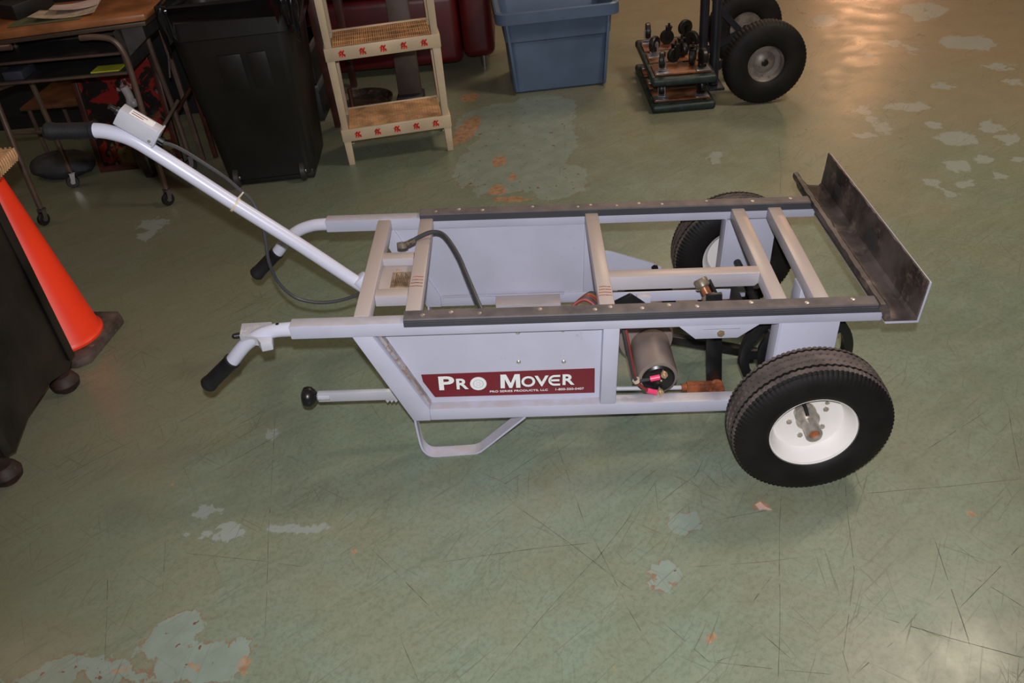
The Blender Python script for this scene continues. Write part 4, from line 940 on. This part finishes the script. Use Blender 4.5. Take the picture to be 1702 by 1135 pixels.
# --- red vinyl couch
def couch():
    t = thing('red_couch', 'deep red vinyl couch behind the cream shelf and blue tote', 'couch', (0, 3.8, 0))
    RV = M['redvinyl']
    b = MB(); b.box(-.62, .28, 3.35, 4.10, .045, .46, .05, 4); b.build('seat_base', RV, t)
    b = MB(); b.box(-.62, .27, 3.34, 3.95, .462, .57, .045, 4); b.build('seat_cushion', RV, t)
    b = MB(); b.box(.285, .475, 3.33, 4.12, .075, .62, .05, 4); b.build('armrest', RV, t)
    b = MB(); b.box(-.81, -.625, 3.33, 4.12, .075, .62, .05, 4); b.build('armrest', RV, t)
    b = MB(); b.box(-.62, .28, 3.95, 4.15, .465, .87, .06, 4); b.build('backrest', RV, t)
    for (x, y) in ((.40, 3.42), (-.72, 3.42), (.40, 4.02), (-.72, 4.02)):
        b = MB(); b.cyl((x, y, 0), (x, y, .105), .018, 14, .026); b.build('leg', M['chrome'], t)
couch()
def plank():
    t = thing('wooden_post', 'flat grey-brown wooden post standing between shelf and red couch', 'post', (0, 2.9, 0))
    b = MB(); b.hexa([(-.075, 2.88, .05), (.055, 2.88, .05), (.055, 2.93, .05), (-.075, 2.93, .05), (-.060, 2.88, .62), (.055, 2.88, .62), (.055, 2.93, .62), (-.060, 2.93, .62)], .004); b.build('board', M['greybrown'], t)
    b = MB(); b.box(-.085, .065, 2.84, 2.97, 0, .05, .008); b.build('foot', M['boxdark'], t)
plank()
b = MB(); b.lathe([(0, .004), (.13, .0), (.16, .02), (.165, .04), (.155, .04), (.13, .012), (0, .012)], (-.28, 2.92, 0), (0, 0, 1), 36); tag(b.build('round_tray', mat('dark_mottled_tray', (.03, .022, .018), .3, 0, .3, 20, (.20, .13, .09), .6, .7)), 'dark round tray on the floor behind the cream shelf', 'tray')
# --- dark table legs and crates left of the shelf
def table():
    t = thing('wooden_table', 'dark red-brown wooden table behind the trash can with tall square legs', 'table', (-.55, 3.0, 0))
    for (x, y) in ((-.385, 2.62), (-.87, 2.75), (-.385, 3.24), (-.87, 3.24)):
        b = MB(); b.hexa([(x - .018, y - .018, 0), (x + .018, y - .018, 0), (x + .018, y + .018, 0), (x - .018, y + .018, 0), (x - .028, y - .028, .74), (x + .028, y - .028, .74), (x + .028, y + .028, .74), (x - .028, y + .028, .74)], .003); b.build('leg', M['mahog'], t)
    b = MB(); b.box(-.90, -.33, 2.55, 3.28, .74, .77, .005); b.build('table_top', M['mahog'], t)
table()
for k, (z, lab) in enumerate(((0, 'near-black crate on the floor under the dark table'), (.205, 'near-black crate stacked on the crate under the dark table'))):
    t = thing('storage_crate', lab, 'crate', (-.62, 3.0, z))
    b = MB(); b.box(-.835, -.475, 2.72, 3.12, z + .001, z + .20, .008); b.build('crate_body', M['boxdark'], t)
    b = MB(); b.box(-.84, -.47, 2.715, 3.125, z + .165, z + .20, .006); b.build('crate_band', M['bandgrey'], t)
t = thing('caster_stand', 'small chrome caster under a dark stub beside the cream shelf', 'caster', (-.30, 2.62, 0))
caster(t, -.30, 2.62, 0, .034, .022, .4)
b = MB(); b.cyl((-.289, 2.624, .088), (-.289, 2.624, .20), .012, 10); b.build('stub_leg', M['mahog'], t)
# --- blue tote
def tote():
    t = thing('storage_tote', 'open blue-grey plastic storage tote beside the red couch', 'tote', (.83, 3.12, 0))
    R = Matrix.Translation((.835, 2.885, 0)) @ Matrix.Rotation(.062, 4, 'Z')
    def ring(hw, hd, z, r, n=5, inset=0):
        pts = []; cy = .21
        for (sx, sy, a0) in ((1, 1, 0), (-1, 1, PI / 2), (-1, -1, PI), (1, -1, 3 * PI / 2)):
            for k in range(n + 1):
                a = a0 + PI / 2 * k / n; pts.append((sx * (hw - r) + r * math.cos(a), cy + sy * (hd - r) + r * math.sin(a), z))
        return pts
    rs = [ring(.250, .195, .0, .03), ring(.262, .207, .012, .035), ring(.276, .222, .285, .04), ring(.288, .234, .293, .04), ring(.296, .242, .415, .045), ring(.298, .244, .418, .045), ring(.325, .270, .420, .06), ring(.328, .273, .395, .06), ring(.332, .277, .395, .06), ring(.331, .276, .450, .06), ring(.322, .268, .456, .06), ring(.300, .246, .448, .05), ring(.292, .238, .42, .045), ring(.272, .218, .285, .04), ring(.250, .20, .008, .03)]
    b = MB(R); rr = [[b.bm.verts.new(R @ Vector(p)) for p in q] for q in rs]; n = len(rr[0])
    for a, c in zip(rr[:-1], rr[1:]):
        for i in range(n): b.bm.faces.new((a[i], a[(i + 1) % n], c[(i + 1) % n], c[i]))
    b.bm.faces.new(rr[0][::-1]); b.bm.faces.new(rr[-1])
    b.build('tote_body', M['blue'], t)
    for s in (-1, 1):
        b = MB(R); xx = s * .245; b.hexa([(xx - .008, -.025, .02), (xx + .008, -.025, .02), (xx + .008, .02, .02), (xx - .008, .02, .02), (xx - .008 + s * .03, -.036, .40), (xx + .008 + s * .03, -.036, .40), (xx + .008 + s * .03, .0, .40), (xx - .008 + s * .03, .0, .40)], .003); b.build('corner_rib', M['blue'], t)
tote()
# --- stacked furniture dollies
def dolly(z, label, r, top):
    t = thing('furniture_dolly', label, 'dolly', (1.44, 2.74, z), 'furniture dollies stacked by the hand truck')
    x0, x1, ya, yb = 1.275, 1.600, 2.405, 3.08
    for yy in (ya, yb - .05):
        b = MB(); b.box(x0, x1, yy, yy + .05, z + .001, z + .042, .015, 4); b.build('end_rail', M['greenblack'], t)
    for xx in (x0 + .002, x1 - .042):
        b = MB(); b.box(xx, xx + .040, ya + .045, yb - .045, z + .003, z + .040, .008); b.build('side_rail', M['greenblack'], t)
    for k in range(3):
        b = MB(); yy = ya + .055 + k * .195; b.box(x0 + .02, x1 - .02, yy, yy + .15, z + .040, z + .050, .002); b.build('cross_plank', M['dollywood'], t)
    for k, (cx, cy, a) in enumerate(((x0 + .060, ya + .085, 1.3), (x1 - .060, ya + .085, 1.75), (x0 + .060, yb - .33, .9), (x1 - .060, yb - .30, 2.3), (x0 + .060, yb - .09, 1.5), (x1 - .060, yb - .09, .4))):
        b = MB(); b.box(cx - .035, cx + .035, cy - .035, cy + .035, z + .050, z + .054, .001); b.build('caster_plate', M['silverfork'], t)
        caster(t, cx, cy, z + .054 + top, r, .026, a, up=-1, fork='silverfork' if k in (0, 2, 4) else 'blacksteel', top=top)
    return t
dolly(0.0, 'lower dolly of the stack, flat on the floor, dark green rails and casters up', .030, .078)
dolly(.137, 'upper dolly of the stack with wheels turned up beside the hand truck', .042, .100)
LC = ['loose black caster lying front middle on the upper dolly', 'loose black caster in the centre of the upper dolly', 'loose black caster lying near the poles on the upper dolly', 'loose black caster at the back middle of the upper dolly']
for k, (x, y, a) in enumerate(((1.415, 2.62, .5), (1.475, 2.70, 2.0), (1.50, 2.56, 1.2), (1.43, 2.93, .1))):
    t = thing('swivel_caster', LC[k], 'caster', (x, y, .188), 'loose casters on the upper dolly'); caster(t, x, y, .1875, .038, .026, a, fork='blacksteel')
# --- hand truck with pneumatic tyres
def truck():
    t = thing('hand_truck', 'blue-black two-wheeled hand truck with big air tyres beside stacked dollies', 'hand truck', (1.82, 2.78, 0))
    def wheel(x, y, s, a):
        R = .2055; axis = Vector((s * math.sin(a), s * math.cos(a), 0)); o = (x, y, R)
        b = MB(); b.lathe([(.088, .040), (.094, .038), (.094, .032), (.086, .022), (.080, .006), (.055, .002), (.040, .016), (.018, .020), (.018, -.03), (.05, -.03), (.09, -.038)], o, axis, 44, caps=False); r0 = b.build('wheel', M['greyrim'], t, 'dirty silver wheel with black air tyre')
        ty = MB(); half = [(.088, .038), (.095, .046), (.115, .053), (.145, .054), (.168, .050), (.185, .043), (.198, .034), (.2055, .020), (.2055, .003)]
        prof2 = half + [(r, -h) for r, h in half[::-1]]
        def fn(k, i, r, h):
            kk = k if k < 9 else 17 - k
            if kk >= 6 and (i % 3) < 1: r -= .003
            return r, h
        ty.lathe(prof2, o, axis, 192, fn=fn, caps=False); ty.build('tyre', M['tyre'], r0, 'black air tyre')
        b = MB(); b.lathe([(0, .021), (.012, .021), (.017, .018)], o, axis, 16); b.build('hub_cap', M['blacksteel'], r0)
    wheel(1.838, 2.455, -1, -.0); wheel(1.880, 3.05, 1, -.03)
    TP = M['truckpaint']
    b = MB(); b.cyl((1.84, 2.50, .2055), (1.876, 3.03, .2055), .010, 14); b.build('axle', M['blacksteel'], t)
    for (x, y) in ((1.650, 2.72), (1.650, 3.02)):
        b = MB(); b.tube([(x, y, .02), (x, y, .3), (x - .010, y, 1.15)], .026, 16); b.build('upright_tube', TP, t)
    for z in (.12, .45, .80, 1.14):
        b = MB(); b.beam((1.640 , 2.70, z), (1.642, 3.04, z), .012, .035); b.build('cross_strap', TP, t)
    for (q0, q1, hh) in (((1.65, 2.72, .10), (1.852, 2.72, .2055), .04), ((1.65, 3.0, .10), (1.872, 2.99, .2055), .04), ((1.65, 2.72, .42), (1.852, 2.72, .2055), .03)):
        b = MB(); b.beam(q0, q1, .011, hh); b.build('axle_bracket', TP, t)
    b = MB(); b.box(1.62, 1.70, 2.66, 3.08, .002, .012, .001); b.build('toe_plate', TP, t)
truck()
# dust flake and small litter on the floor
b = MB(); b.prism([(1.143, -.262), (1.158, -.254), (1.166, -.270), (1.182, -.283), (1.172, -.284), (1.160, -.279), (1.150, -.281)], 'xy', .0002, .0012); tag(b.build('paper_scrap', mat('pinkish_scrap', (.50, .33, .28), .6)), 'tiny pinkish paper scrap on the floor below the near wheel', 'scrap')
bpy.context.view_layer.update()
